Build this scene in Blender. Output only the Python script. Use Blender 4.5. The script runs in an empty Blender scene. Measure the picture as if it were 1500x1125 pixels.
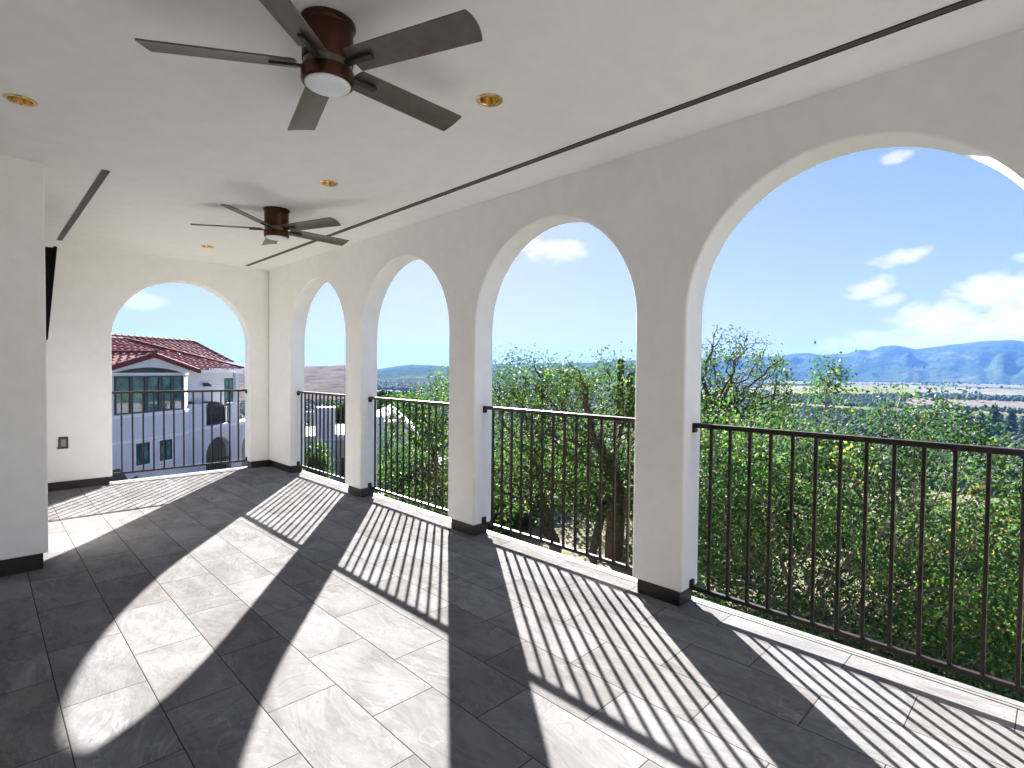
import bpy, bmesh, math, random
import numpy as np
from mathutils import Vector, Matrix, noise as mnoise

random.seed(7)
sc = bpy.context.scene
COL = sc.collection
R = math.radians
PI = math.pi

# ------------------------------------------------------------------ helpers
def tag(o, label, cat, group=None):
    o['label'] = label; o['category'] = cat
    if group: o['group'] = group
    return o

def struct(o, kind='structure'):
    o['kind'] = kind
    return o

def empty(name, loc=(0, 0, 0), rz=0.0):
    o = bpy.data.objects.new(name, None)
    o.empty_display_size = .1
    o.location = loc; o.rotation_euler = (0, 0, rz)
    COL.objects.link(o)
    return o

class MB:
    """collects verts / faces and links them as ONE mesh object"""
    def __init__(self): self.v = []; self.f = []
    def add(self, vs, fs):
        b = len(self.v); self.v += [tuple(p) for p in vs]
        self.f += [tuple(i + b for i in q) for q in fs]
        return self
    def box(self, x0, x1, y0, y1, z0, z1):
        return self.add([(x0, y0, z0), (x1, y0, z0), (x1, y1, z0), (x0, y1, z0), (x0, y0, z1), (x1, y0, z1), (x1, y1, z1), (x0, y1, z1)],
                        [(3, 2, 1, 0), (4, 5, 6, 7), (0, 1, 5, 4), (1, 2, 6, 5), (2, 3, 7, 6), (3, 0, 4, 7)])
    def prism(self, poly, axis, a0, a1):
        """extrude a 2D polygon; axis 0: poly=(y,z) along x, 1: (x,z) along y, 2: (x,y) along z"""
        def P(p, a): return [(a, p[0], p[1]), (p[0], a, p[1]), (p[0], p[1], a)][axis]
        n = len(poly)
        fs = [tuple(range(n)), tuple(reversed(range(n, 2 * n)))]
        fs += [(i, n + i, n + (i + 1) % n, (i + 1) % n) for i in range(n)]
        return self.add([P(p, a0) for p in poly] + [P(p, a1) for p in poly], fs)
    def lathe(self, prof, c=(0, 0, 0), seg=40):
        """profile [(r,z)...] turned about z through c; open profile"""
        vs = []; fs = []
        for r, z in prof:
            for k in range(seg):
                a = 2 * PI * k / seg
                vs.append((c[0] + r * math.cos(a), c[1] + r * math.sin(a), c[2] + z))
        for i in range(len(prof) - 1):
            for k in range(seg):
                k2 = (k + 1) % seg
                fs.append((i * seg + k, i * seg + k2, (i + 1) * seg + k2, (i + 1) * seg + k))
        return self.add(vs, fs)
    def disc(self, r, c, seg=40, up=True):
        vs = [(c[0] + r * math.cos(2 * PI * k / seg), c[1] + r * math.sin(2 * PI * k / seg), c[2]) for k in range(seg)]
        return self.add(vs, [tuple(range(seg)) if up else tuple(reversed(range(seg)))])
    def build(self, name, mat, parent=None, smooth=None, bevel=0, seg=2, fix=True):
        me = bpy.data.meshes.new(name)
        me.from_pydata(self.v, [], self.f); me.update()
        if fix:
            bm = bmesh.new(); bm.from_mesh(me)
            bmesh.ops.recalc_face_normals(bm, faces=bm.faces)
            bm.to_mesh(me); bm.free()
        if mat: me.materials.append(mat)
        o = bpy.data.objects.new(name, me); COL.objects.link(o)
        if parent: o.parent = parent
        if bevel:
            m = o.modifiers.new('bevel', 'BEVEL'); m.width = bevel; m.segments = seg; m.limit_method = 'ANGLE'; m.angle_limit = R(35)
            m.harden_normals = False
        if smooth:
            me.set_sharp_from_angle(angle=R(smooth)) if hasattr(me, 'set_sharp_from_angle') else None
            me.polygons.foreach_set('use_smooth', [True] * len(me.polygons))
        return o

def npmesh(name, V, F, mat, parent=None, rnd=None, smooth=False):
    """fast mesh from numpy arrays; F is (n,k)"""
    me = bpy.data.meshes.new(name)
    n, k = F.shape
    me.vertices.add(len(V)); me.vertices.foreach_set('co', np.ascontiguousarray(V, dtype=np.float32).ravel())
    me.loops.add(n * k); me.loops.foreach_set('vertex_index', np.ascontiguousarray(F, dtype=np.int32).ravel())
    me.polygons.add(n); me.polygons.foreach_set('loop_start', np.arange(0, n * k, k, dtype=np.int32))
    try: me.polygons.foreach_set('loop_total', np.full(n, k, dtype=np.int32))
    except Exception: pass
    if smooth: me.polygons.foreach_set('use_smooth', np.ones(n, dtype=bool))
    me.update(calc_edges=True); me.validate()
    if rnd is not None:
        at = me.attributes.new('rnd', 'FLOAT', 'FACE'); at.data.foreach_set('value', np.ascontiguousarray(rnd, dtype=np.float32))
    if mat: me.materials.append(mat)
    o = bpy.data.objects.new(name, me); COL.objects.link(o)
    if parent: o.parent = parent
    return o

def copy_tree(o, parent=None):
    c = o.copy(); COL.objects.link(c)
    if parent: c.parent = parent
    for ch in o.children: copy_tree(ch, c)
    return c

# ------------------------------------------------------------------ node helper
class NT:
    def __init__(self, name):
        self.m = bpy.data.materials.new(name); self.m.use_nodes = True
        self.t = self.m.node_tree; self.b = self.t.nodes['Principled BSDF']; self.out = self.t.nodes['Material Output']
    def n(self, typ, **kw):
        nd = self.t.nodes.new(typ)
        for k, v in kw.items(): setattr(nd, k, v)
        return nd
    def l(self, a, b): self.t.links.new(a, b)
    def s(self, nd, **kw):
        for k, v in kw.items():
            nd.inputs[k.replace('_', ' ')].default_value = v
        return nd
    def noise(self, vec, scale, detail=4, rough=.5, dist=0):
        nd = self.n('ShaderNodeTexNoise'); nd.inputs['Scale'].default_value = scale; nd.inputs['Detail'].default_value = detail
        nd.inputs['Roughness'].default_value = rough; nd.inputs['Distortion'].default_value = dist
        if vec is not None: self.l(vec, nd.inputs['Vector'])
        return nd.outputs['Fac']
    def ramp(self, fac, stops, interp='LINEAR'):
        nd = self.n('ShaderNodeValToRGB'); cr = nd.color_ramp; cr.interpolation = interp
        while len(cr.elements) < len(stops): cr.elements.new(.5)
        for e, (p, c) in zip(cr.elements, stops):
            e.position = p; e.color = (*c, 1) if len(c) == 3 else c
        self.l(fac, nd.inputs['Fac']); return nd.outputs['Color']
    def mix(self, fac, a, b, mode='MIX'):
        nd = self.n('ShaderNodeMix', data_type='RGBA', blend_type=mode)
        for sock, val in ((nd.inputs['Factor'], fac), (nd.inputs['A'], a), (nd.inputs['B'], b)):
            pass
        ins = [i for i in nd.inputs if i.enabled]
        for sock, val in zip(ins, (fac, a, b)):
            if isinstance(val, (int, float)): sock.default_value = val
            elif isinstance(val, tuple): sock.default_value = (*val, 1) if len(val) == 3 else val
            else: self.l(val, sock)
        return [o for o in nd.outputs if o.enabled][0]
    def math(self, op, a, b=None, c=None, clamp=False):
        nd = self.n('ShaderNodeMath', operation=op); nd.use_clamp = clamp
        for i, val in enumerate((a, b, c)):
            if val is None: continue
            if isinstance(val, (int, float)): nd.inputs[i].default_value = val
            else: self.l(val, nd.inputs[i])
        return nd.outputs[0]
    def bump(self, h, strength=.2, dist=.01, normal=None):
        nd = self.n('ShaderNodeBump'); nd.inputs['Strength'].default_value = strength; nd.inputs['Distance'].default_value = dist
        self.l(h, nd.inputs['Height'])
        if normal is not None: self.l(normal, nd.inputs['Normal'])
        return nd.outputs['Normal']
    def pos(self): return self.n('ShaderNodeNewGeometry').outputs['Position']
    def obj(self): return self.n('ShaderNodeTexCoord').outputs['Object']

def plain(name, col, rough=.5, metal=0, var=.12, scale=8, bump=0, bscale=60, spec=.5, coat=0):
    t = NT(name); v = t.obj()
    f = t.noise(v, scale, 5, .6)
    d = tuple(c * (1 - var) for c in col); u = tuple(min(1, c * (1 + var)) for c in col)
    t.l(t.ramp(f, [(.3, d), (.7, u)]), t.b.inputs['Base Color'])
    t.s(t.b, Roughness=rough, Metallic=metal); t.b.inputs['Specular IOR Level'].default_value = spec
    if coat: t.b.inputs['Coat Weight'].default_value = coat
    if bump: t.l(t.bump(t.noise(v, bscale, 5, .6), bump, .004), t.b.inputs['Normal'])
    return t.m

# ------------------------------------------------------------------ materials of the veranda
def mat_plaster(name, col, bumps=.12, lo=.955):
    t = NT(name); v = t.pos()
    f = t.noise(v, 1.3, 4, .6); g = t.noise(v, 9, 3, .6)
    c1 = t.ramp(f, [(.3, tuple(c * lo for c in col)), (.7, tuple(min(1, c * 1.02) for c in col))])
    c2 = t.ramp(g, [(.35, (.965, .965, .965)), (.65, (1, 1, 1))])
    t.l(t.mix(1.0, c1, c2, 'MULTIPLY'), t.b.inputs['Base Color'])
    t.s(t.b, Roughness=.75); t.b.inputs['Specular IOR Level'].default_value = .25
    hh = t.math('ADD', t.math('MULTIPLY', t.noise(v, 55, 3, .65), .22), t.noise(v, 5, 2, .5))
    t.l(t.bump(hh, bumps, .022), t.b.inputs['Normal'])
    return t.m

def mat_tile():
    t = NT('floor_tile'); p = t.pos()
    sx = t.n('ShaderNodeSeparateXYZ'); t.l(p, sx.inputs[0])
    X, Y = sx.outputs[0], sx.outputs[1]
    W, L = .2905, .5935
    rx = t.math('DIVIDE', t.math('SUBTRACT', X, .228 - W * 40), W)
    row = t.math('FLOOR', rx); fx = t.math('FRACT', rx)
    par = t.math('MODULO', row, 2.0)
    # joints of the row between .228 and .52 fall on 2.775 mod L
    ry = t.math('DIVIDE', t.math('SUBTRACT', Y, t.math('MULTIPLY_ADD', par, -.305, 2.775 - L * 40)), L)
    col = t.math('FLOOR', ry); fy = t.math('FRACT', ry)
    ex = t.math('MULTIPLY', t.math('MINIMUM', fx, t.math('SUBTRACT', 1.0, fx)), W)
    ey = t.math('MULTIPLY', t.math('MINIMUM', fy, t.math('SUBTRACT', 1.0, fy)), L)
    e = t.math('MINIMUM', ex, ey)
    joint = t.math('LESS_THAN', e, .0022)
    idv = t.n('ShaderNodeCombineXYZ'); t.l(row, idv.inputs[0]); t.l(col, idv.inputs[1])
    wn = t.n('ShaderNodeTexWhiteNoise', noise_dimensions='3D'); t.l(idv.outputs[0], wn.inputs['Vector'])
    off = t.n('ShaderNodeVectorMath', operation='SCALE'); t.l(wn.outputs['Color'], off.inputs[0]); off.inputs['Scale'].default_value = 37.0
    va = t.n('ShaderNodeVectorMath', operation='ADD'); t.l(p, va.inputs[0]); t.l(off.outputs[0], va.inputs[1])
    mp = t.n('ShaderNodeMapping'); mp.inputs['Scale'].default_value = (1.9, .85, 1); t.l(va.outputs[0], mp.inputs['Vector'])
    rot = t.n('ShaderNodeVectorRotate', rotation_type='Z_AXIS'); t.l(mp.outputs[0], rot.inputs['Vector'])
    t.l(t.math('MULTIPLY', t.math('SUBTRACT', wn.outputs['Value'], .5), 1.0), rot.inputs['Angle'])
    v = rot.outputs[0]
    cloud = t.noise(v, 1.7, 6, .62, 1.1)
    base = t.ramp(cloud, [(.28, (.128, .125, .126)), (.45, (.160, .159, .161)), (.58, (.190, .190, .193)), (.75, (.226, .227, .232))])
    # layered bands: contour lines of a stretched, warped noise give soft pale and dark strata
    bn = t.noise(v, 1.05, 5, .58, 2.6)
    st = t.math('FRACT', t.math('MULTIPLY', bn, 7.0))
    strata = t.ramp(st, [(0, (.90, .90, .90)), (.25, (1.05, 1.05, 1.05)), (.5, (.96, .95, .95)), (.72, (1.10, 1.10, 1.10)), (.9, (.88, .87, .87)), (1, (.90, .90, .90))])
    c = t.mix(1.0, base, strata, 'MULTIPLY')
    # a few thin pale veins
    vn = t.noise(v, 1.25, 4, .5, 1.9)
    vein = t.math('SUBTRACT', 1.0, t.math('MULTIPLY', t.math('ABSOLUTE', t.math('SUBTRACT', vn, .52)), 60.0), clamp=True)
    vmask = t.ramp(t.noise(v, 2.0, 2, .5), [(.44, (0, 0, 0)), (.68, (.36, .36, .36))])
    c = t.mix(t.math('MULTIPLY', vein, vmask), c, (.36, .35, .345))
    sp = t.noise(v, 22, 2, .7, .6)
    c = t.mix(t.math('MULTIPLY', t.ramp(sp, [(.70, (0, 0, 0)), (.77, (1, 1, 1))]), .45), c, (.075, .07, .066))
    fine = t.noise(p, 150, 1, .7)
    c = t.mix(1.0, c, t.ramp(fine, [(.3, (.94, .94, .94)), (.7, (1.05, 1.05, 1.05))]), 'MULTIPLY')
    tone = t.ramp(wn.outputs['Value'], [(0, (.93, .90, .88)), (.5, (1, .99, .99)), (1, (1.05, 1.06, 1.08))])
    c = t.mix(1.0, c, tone, 'MULTIPLY')
    c = t.mix(joint, c, (.045, .042, .04))
    t.l(c, t.b.inputs['Base Color'])
    rg = t.math('MULTIPLY_ADD', cloud, .14, .44)
    t.l(rg, t.b.inputs['Roughness']); t.b.inputs['Specular IOR Level'].default_value = .0
    hgt = t.math('MINIMUM', t.math('DIVIDE', e, .004), 1.0)
    hh = t.math('ADD', hgt, t.math('MULTIPLY', t.noise(v, 5.0, 3, .6, 1.0), 1.4))
    t.l(t.bump(hh, .5, .0016), t.b.inputs['Normal'])
    return t.m

def mat_grille():
    t = NT('vent_mesh'); p = t.pos()
    w = t.n('ShaderNodeTexVoronoi'); w.inputs['Scale'].default_value = 210; t.l(p, w.inputs['Vector'])
    c = t.ramp(w.outputs['Distance'], [(.25, (.012, .011, .010)), (.5, (.10, .095, .085))])
    t.l(c, t.b.inputs['Base Color']); t.s(t.b, Roughness=.6)
    return t.m

def mat_metal(name, col, rough, metal=1.0, bump=.05):
    t = NT(name); v = t.obj()
    f = t.noise(v, 14, 4, .6)
    t.l(t.ramp(f, [(.3, tuple(c * .8 for c in col)), (.7, tuple(min(1, c * 1.2) for c in col))]), t.b.inputs['Base Color'])
    t.s(t.b, Metallic=metal); t.l(t.math('MULTIPLY_ADD', f, .16, rough - .08), t.b.inputs['Roughness'])
    if bump: t.l(t.bump(t.noise(v, 120, 3, .6), bump, .001), t.b.inputs['Normal'])
    return t.m

M = {}
M['wall'] = mat_plaster('wall_plaster', (.89, .874, .842), .2)
M['ceiling'] = mat_plaster('ceiling_plaster', (.90, .884, .852), .03, .985)
M['tile'] = mat_tile()
M['base_tile'] = plain('dark_base_tile', (.015, .0105, .009), .5, var=.3, scale=3, bump=.1)
M['rail'] = plain('bronze_black_paint', (.022, .015, .011), .42, var=.35, scale=20, bump=.1, bscale=160, spec=.3)
M['grille'] = mat_grille()
M['gold'] = mat_metal('gold_trim', (.74, .52, .24), .26)
M['lens'] = plain('frosted_lens', (.82, .82, .80), .35, var=.02)
M['fan_bronze'] = mat_metal('oiled_bronze', (.070, .028, .018), .34, .8)
M['fan_blade'] = mat_metal('bronze_blade', (.125, .098, .078), .34, .3, .02)
M['fan_lens'] = plain('opal_glass', (.80, .84, .86), .3, var=.01)
M['cover_bronze'] = mat_metal('bronze_cover', (.06, .05, .042), .4, .7)
M['cover_grey'] = plain('grey_insert', (.22, .22, .21), .4)
M['black'] = plain('black_screen', (.004, .004, .004), .6, var=.05, spec=.1)
M['edge_metal'] = mat_metal('edge_strip', (.16, .155, .15), .6, .2)
M['stucco_out'] = mat_plaster('stucco_outside', (.72, .70, .67), .3)

# ------------------------------------------------------------------ veranda: measurements (metres, camera over the origin)
XA, YB, ZC = 2.887, 7.71, 2.707           # inner faces of the arcade wall and end wall, ceiling
TH = .202                                  # wall thickness
YN = -8.0                                  # unseen back of the room, set deep for more sun bounce
BB = .092                                  # baseboard height
ARCH = [(-6.605, .752, 1.69), (-4.765, .752, 1.69), (-2.925, .752, 1.69), (-1.085, .752, 1.69), (.752, .763, 1.692), (2.605, .756, 1.692), (4.452, .748, 1.692), (6.280, .741, 1.692)]  # first four arches are unseen, added to let more sunlight bounce in
ARCH_END = (1.874, .759, 1.676)
TOP = 2.95

def comb(lo, hi, arches, z0, z1, n=56):
    """outline of a wall with round-headed openings that reach its foot"""
    poly = [(lo, z0)]
    for c, r, zs in sorted(arches):
        poly += [(c - r, z0)]
        for k in range(n + 1):
            a = PI - PI * k / n
            poly.append((c + r * math.cos(a), zs + r * math.sin(a)))
        poly += [(c + r, z0)]
    return poly + [(hi, z0), (hi, z1), (lo, z1)]

# long wall
mb = MB(); mb.prism(comb(YN - TH, YB + TH, ARCH, BB, TOP), 0, XA, XA + TH)
wall_r = mb.build('arcade_wall', M['wall'], smooth=25, bevel=.014, seg=3)
tag(wall_r, 'long off-white plaster wall pierced by a row of round arches on the right', 'wall')
rec = .025
edges = [YN]
for c, r, zs in ARCH: edges += [c - r, c + r]
edges.append(YB)
for i in range(0, len(edges), 2):
    y0, y1 = edges[i], edges[i + 1]
    last = i == len(edges) - 2
    MB().box(XA + rec, XA + TH - rec, y0 + (rec if i else 0), y1 + (.06 if last else -rec), .0005, BB - .0005).build('baseboard', M['base_tile'], wall_r, bevel=.002)

# end wall
mb = MB(); mb.prism(comb(.33, XA - .0005, [ARCH_END], BB, TOP), 1, YB, YB + TH)
wall_e = mb.build('end_wall', M['wall'], smooth=25, bevel=.012, seg=3)
tag(wall_e, 'plaster end wall with one round arch that frames the neighbouring house', 'wall')
c, r, zs = ARCH_END
for x0, x1 in ((.33, c - r - rec), (c + r + rec, XA + rec - .001)):
    MB().box(x0, x1, YB + rec, YB + TH - rec, .0005, BB - .0005).build('baseboard', M['base_tile'], wall_e, bevel=.002)

# the house wall on the left: a solid block whose end shows, and the wall behind the camera
YCOL = 4.77
COLX = .0703 * YCOL
mb = MB(); mb.prism([(-.92, YN), (-.92, YCOL), (COLX, YCOL), (COLX, YB + TH), (-1.3, YB + TH), (-1.3, YN - .2), (-.92, YN - .2)], 2, BB + .02, TOP)
wall_l = mb.build('house_wall', M['wall'], smooth=25, bevel=.006, seg=2)
tag(wall_l, 'plain plaster wall end beside the frame edge, on a recessed black base', 'wall')
mb = MB(); mb.prism([(-.9, YN), (-.95, YCOL + rec), (COLX - rec, YCOL + rec), (COLX - rec, YB - .001), (-1.28, YB - .001), (-1.28, YN)], 2, .0005, BB + .0195)
mb.build('baseboard', M['base_tile'], wall_l)
mb = MB(); mb.box(-.92, XA, YN - TH, YN, 0, TOP)
wall_b = mb.build('back_wall', M['wall'])
tag(wall_b, 'plain plaster wall closing the veranda behind the camera', 'wall')

# floor with drip edge
mb = MB(); mb.box(-1.3, XA + .145, YN - .3, YB + .150, -.03, 0)
struct(mb.build('floor', M['tile']))
mb = MB(); mb.box(-1.3, XA + TH + .03, YN - .3, YB + TH + .03, -.45, -.034)
struct(mb.build('floor_slab', M['stucco_out']))
mb = MB()
mb.box(XA + .158, XA + .176, YN - .3, YB + .175, -.033, -.001)
mb.box(XA + .190, XA + .232, YN - .3, YB + .232, -.033, -.004)
mb.box(COLX, XA + .157, YB + .160, YB + .176, -.033, -.001)
mb.box(COLX, XA + .189, YB + .190, YB + .232, -.033, -.004)
struct(mb.build('floor_edge_strip', M['edge_metal']))

# ceiling with round openings for the lights
LIGHTS = [(1.822, 2.024), (.173, 3.722), (1.826, 3.750), (1.838, 6.684)]
LR, LS = .054, .09
def ceiling():
    xs = sorted({-1.3, XA + .01} | {x + s for x, _ in LIGHTS[1:3] for s in (-LS, LS)} | {1.73, 1.93})
    mbc = MB()
    done = []
    for lx, ly in LIGHTS:
        done.append((lx - LS, lx + LS, ly - LS, ly + LS))
    xs = sorted({-1.3, XA + .01} | {d[0] for d in done} | {d[1] for d in done})
    ys = sorted({YN - .1, YB + .01} | {d[2] for d in done} | {d[3] for d in done})
    for i in range(len(xs) - 1):
        for j in range(len(ys) - 1):
            cx, cy = (xs[i] + xs[i + 1]) / 2, (ys[j] + ys[j + 1]) / 2
            if any(d[0] < cx < d[1] and d[2] < cy < d[3] for d in done): continue
            mbc.add([(xs[i], ys[j], ZC), (xs[i + 1], ys[j], ZC), (xs[i + 1], ys[j + 1], ZC), (xs[i], ys[j + 1], ZC)], [(3, 2, 1, 0)])
    for lx, ly in LIGHTS:
        n = 40; vs = []; fs = []
        for k in range(n):
            a = 2 * PI * k / n; ca, sa = math.cos(a), math.sin(a); q = LS / max(abs(ca), abs(sa))
            vs += [(lx + LR * ca, ly + LR * sa, ZC), (lx + q * ca, ly + q * sa, ZC), (lx + LR * ca, ly + LR * sa, ZC + .1)]
        # square corners lie on the k multiples of n/8, so the ring closes exactly
        for k in range(n):
            k2 = (k + 1) % n
            fs += [(3 * k, 3 * k2, 3 * k2 + 1, 3 * k + 1), (3 * k, 3 * k + 2, 3 * k2 + 2, 3 * k2)]
        mbc.add(vs, fs)
    o = mbc.build('ceiling', M['ceiling'], fix=False)
    return struct(o)
ceiling()
struct(MB().box(-1.3, XA + TH + .1, YN - .3, YB + TH + .1, TOP - .02, TOP + .35).build('roof', M['stucco_out']))

LLAB = ['gold-trimmed round downlight to the right of the nearer ceiling fan', 'gold-trimmed round downlight above the plain wall end, cut close by the frame edge',
        'gold-trimmed round downlight between the two ceiling fans', 'small round downlight beyond the farther fan, nearest the end wall']
for (lx, ly), lab in zip(LIGHTS, LLAB):
    t = empty('recessed_light', (lx, ly, ZC))
    tag(t, lab, 'ceiling light', 'recessed lights in the veranda ceiling')
    MB().lathe([(.0655, .0), (.0655, -.003), (.062, -.006), (.050, -.006), (.047, -.001)]).build('trim', M['gold'], t, smooth=30)
    MB().lathe([(.047, -.001), (.044, .018), (.039, .036)]).build('reflector', M['gold'], t, smooth=40)
    MB().disc(.0392, (0, 0, .0355), up=False).build('lens', M['lens'], t, fix=False)

# linear air slots
def slot(x0, x1, y0, y1, lab):
    t = empty('linear_air_vent', ((x0 + x1) / 2, (y0 + y1) / 2, ZC)); w = (x1 - x0) / 2; h = (y1 - y0) / 2
    tag(t, lab, 'air vent', 'linear air vents in the ceiling')
    MB().box(-w + .004, w - .004, -h + .004, h - .004, -.0028, .004).build('mesh_strip', M['grille'], t)
    m = MB()
    m.box(-w, -w + .004, -h, h, -.005, .004).box(w - .004, w, -h, h, -.005, .004).box(-w + .0041, w - .0041, -h, -h + .004, -.005, .004).box(-w + .0041, w - .0041, h - .004, h, -.005, .004)
    m.build('frame', M['cover_bronze'], t)
slot(2.518, 2.562, -3.7, 7.545, 'long thin dark air slot running along the arcade side of the ceiling')
slot(.622, .668, 4.62, 7.53, 'short dark air slot in the ceiling near the plain wall end')

# railings ----------------------------------------------------------
def railing(n_bal, length, lab, loc, rz, nb):
    """local x runs along the opening from 0 to length"""
    t = empty('balcony_railing', loc, rz)
    tag(t, lab, 'railing', 'black railings set in the arches')
    MB().box(.002, length - .002, -.019, .019, 1.047, 1.074).build('top_rail', M['rail'], t, bevel=.004)
    MB().box(.002, length - .002, -.013, .013, .090, .114).build('bottom_rail', M['rail'], t, bevel=.003)
    pitch = length / (nb + 1)
    for k in range(nb):
        x = pitch * (k + 1) - .001
        MB().box(x - .008, x + .008, -.008, .008, .1135, 1.0475).build('baluster', M['rail'], t, bevel=.0012, seg=1)
    for x in (0.0, length):
        s = 1 if x == 0 else -1
        for z0, z1 in ((1.018, 1.0735), (.0925, .148)):
            a, b = sorted((x + s * .0005, x + s * .016))
            MB().box(a, b, -.0195, .0195, z0, z1).build('bracket', M['rail'], t, bevel=.003)
    return t
RLAB = ['black balcony railing in the widest, nearest arch with the leafy shrub close behind it', 'black balcony railing in the arch with gnarled oak trunks behind it',
        'black balcony railing in the third arch, in front of a white gabled roof', 'black balcony railing in the narrowest-looking arch beside the far corner']
XR = 2.998
for (c, r, zs), lab in zip(ARCH[4:], RLAB):
    railing(0, 2 * r, lab, (XR, c - r, 0), PI / 2, 13)
c, r, zs = ARCH_END
railing(0, 2 * r, 'thin metal balcony railing in the end wall arch, before the red-roofed house', (c - r, 7.83, 0), 0, 13)

# ceiling fans ------------------------------------------------------
def blade_mesh(rad, w, pitch):
    """one blade along +x, pitched about its own axis; a shallow camber"""
    m = MB(); nx, ny = 18, 8; vs = []; fs = []
    for side in (1, -1):
        for i in range(nx + 1):
            s = i / nx
            for j in range(ny + 1):
                q = j / ny * 2 - 1
                x = .115 + (rad - .115) * s
                ww = w * (.86 + .14 * s) / 2
                if i == nx: x -= .012 * (1 - q * q) * -1 + .012
                if i == 0: x += .010 * q * q
                y = q * ww
                z = .0065 * (1 - q * q) + side * .003
                cy, sy = math.cos(pitch), math.sin(pitch)
                vs.append((x, y * cy - z * sy, y * sy + z * cy))
    N = (nx + 1) * (ny + 1); W = ny + 1
    for i in range(nx):
        for j in range(ny):
            a = i * W + j
            fs.append((a, a + W, a + W + 1, a + 1)); fs.append((N + a, N + a + 1, N + a + W + 1, N + a + W))
    for i in range(nx):
        for j in (0, ny):
            a = i * W + j; fs.append((a, a + W, N + a + W, N + a))
    for j in range(ny):
        for i in (0, nx):
            a = i * W + j; fs.append((a, a + 1, N + a + 1, N + a))
    m.add(vs, fs); return m

def make_fan(loc, a0, lab):
    t = empty('ceiling_fan', loc, a0)
    tag(t, lab, 'ceiling fan', 'five-blade ceiling fans')
    MB().lathe([(.0, -.001), (.1035, -.001), (.1050, -.006), (.1045, -.016), (.0985, -.021), (.0968, -.026)]).build('canopy', M['fan_bronze'], t, smooth=30)
    MB().lathe([(.0960, -.024), (.0960, -.150), (.0945, -.153)]).build('motor_housing', M['fan_bronze'], t, smooth=30)
    MB().lathe([(.0905, -.1525), (.0915, -.156), (.0915, -.180), (.0905, -.1835)]).build('blade_ring', M['fan_blade'], t, smooth=30)
    MB().lathe([(.0940, -.1835), (.0985, -.186), (.0990, -.192), (.0990, -.224), (.0970, -.231), (.0905, -.236), (.0860, -.234)]).build('light_housing', M['fan_bronze'], t, smooth=30)
    MB().lathe([(.0858, -.232), (.0850, -.2385), (.078, -.2435), (.055, -.2475), (.028, -.2490), (.001, -.2495)]).build('light_lens', M['fan_lens'], t, smooth=60)
    for k in range(5):
        b = blade_mesh(.655, .130, R(-13.5)).build('blade', M['fan_blade'], t, smooth=30)
        b.location = (0, 0, -.166); b.rotation_euler = (0, 0, 2 * PI * k / 5)
        m = MB()
        cy, sy = math.cos(R(-13.5)), math.sin(R(-13.5))
        def bx(x0, x1, y0, y1, z0, z1):
            vs = []
            for z in (z0, z1):
                for x, y in ((x0, y0), (x1, y0), (x1, y1), (x0, y1)):
                    vs.append((x, y * cy - z * sy, y * sy + z * cy))
            m.add(vs, [(3, 2, 1, 0), (4, 5, 6, 7), (0, 1, 5, 4), (1, 2, 6, 5), (2, 3, 7, 6), (3, 0, 4, 7)])
        bx(.086, .205, -.013, .013, -.013, -.0015)
        bx(.195, .214, -.013, .013, -.0135, -.0015)
        m.build('blade_iron', M['cover_bronze'], b, bevel=.003)
    return t
make_fan((.985, 2.035, ZC), R(3.2), 'nearer bronze ceiling fan with five long blades and a white round light')
make_fan((1.822, 4.70, ZC), R(2.6), 'farther bronze ceiling fan with five blades, close to the end wall')

# outlet cover, tilted dark panel
t = empty('outlet_cover', (.675, YB, .523))
tag(t, 'small bronze outlet cover low on the end wall left of its arch', 'outlet cover')
MB().box(-.043, .043, -.016, -.0002, -.066, .066).build('cover_plate', M['cover_bronze'], t, bevel=.006)
MB().box(-.022, .022, -.0195, -.0155, -.040, .040).build('cover_insert', M['cover_grey'], t, bevel=.003)
MB().box(-.056, -.0435, -.014, -.003, -.062, -.048).build('hinge', M['cover_bronze'], t, bevel=.002)
t = empty('wall_panel', (COLX, 6.4, 2.0))
tag(t, 'black panel tilted off the wall high beside the plain wall end, seen edge-on', 'panel')
MB().prism([(.085, -.42), (.150, .345), (.128, .350), (.06, -.42)], 1, -.58, .58).build('tilted_face', M['black'], t, bevel=.004)
MB().prism([(.002, -.36), (.078, -.36), (.134, .335), (.002, .335)], 1, -.577, .577).build('backing', M['black'], t)

# ------------------------------------------------------------------ outdoors: bearings are degrees from +Y towards +X
def polar(az, r, z=0.0): return Vector((r * math.sin(R(az)), r * math.cos(R(az)), z))

def vnoise(x, y, seed=0):
    """smooth value noise on numpy arrays, 0..1"""
    xi = np.floor(x).astype(np.int64); yi = np.floor(y).astype(np.int64); xf = x - xi; yf = y - yi
    def h(a, b):
        n = (a * 374761393 + b * 668265263 + seed * 974634671) & 0xffffffff
        n = ((n ^ (n >> 13)) * 1274126177) & 0xffffffff
        return ((n ^ (n >> 16)) & 0xffff) / 65535.0
    u = xf * xf * (3 - 2 * xf); v = yf * yf * (3 - 2 * yf)
    return (h(xi, yi) * (1 - u) + h(xi + 1, yi) * u) * (1 - v) + (h(xi, yi + 1) * (1 - u) + h(xi + 1, yi + 1) * u) * v
def fbm(x, y, oct=5, seed=0, gain=.5):
    s = 0; a = 1; t = 0
    for k in range(oct):
        s = s + a * vnoise(x * 2 ** k, y * 2 ** k, seed + k); t += a; a *= gain
    return s / t
def ridged(x, y, oct=5, seed=0):
    s = 0; a = 1; t = 0
    for k in range(oct):
        s = s + a * (1 - np.abs(2 * vnoise(x * 2 ** k, y * 2 ** k, seed + k) - 1)); t += a; a *= .5
    return s / t

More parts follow.
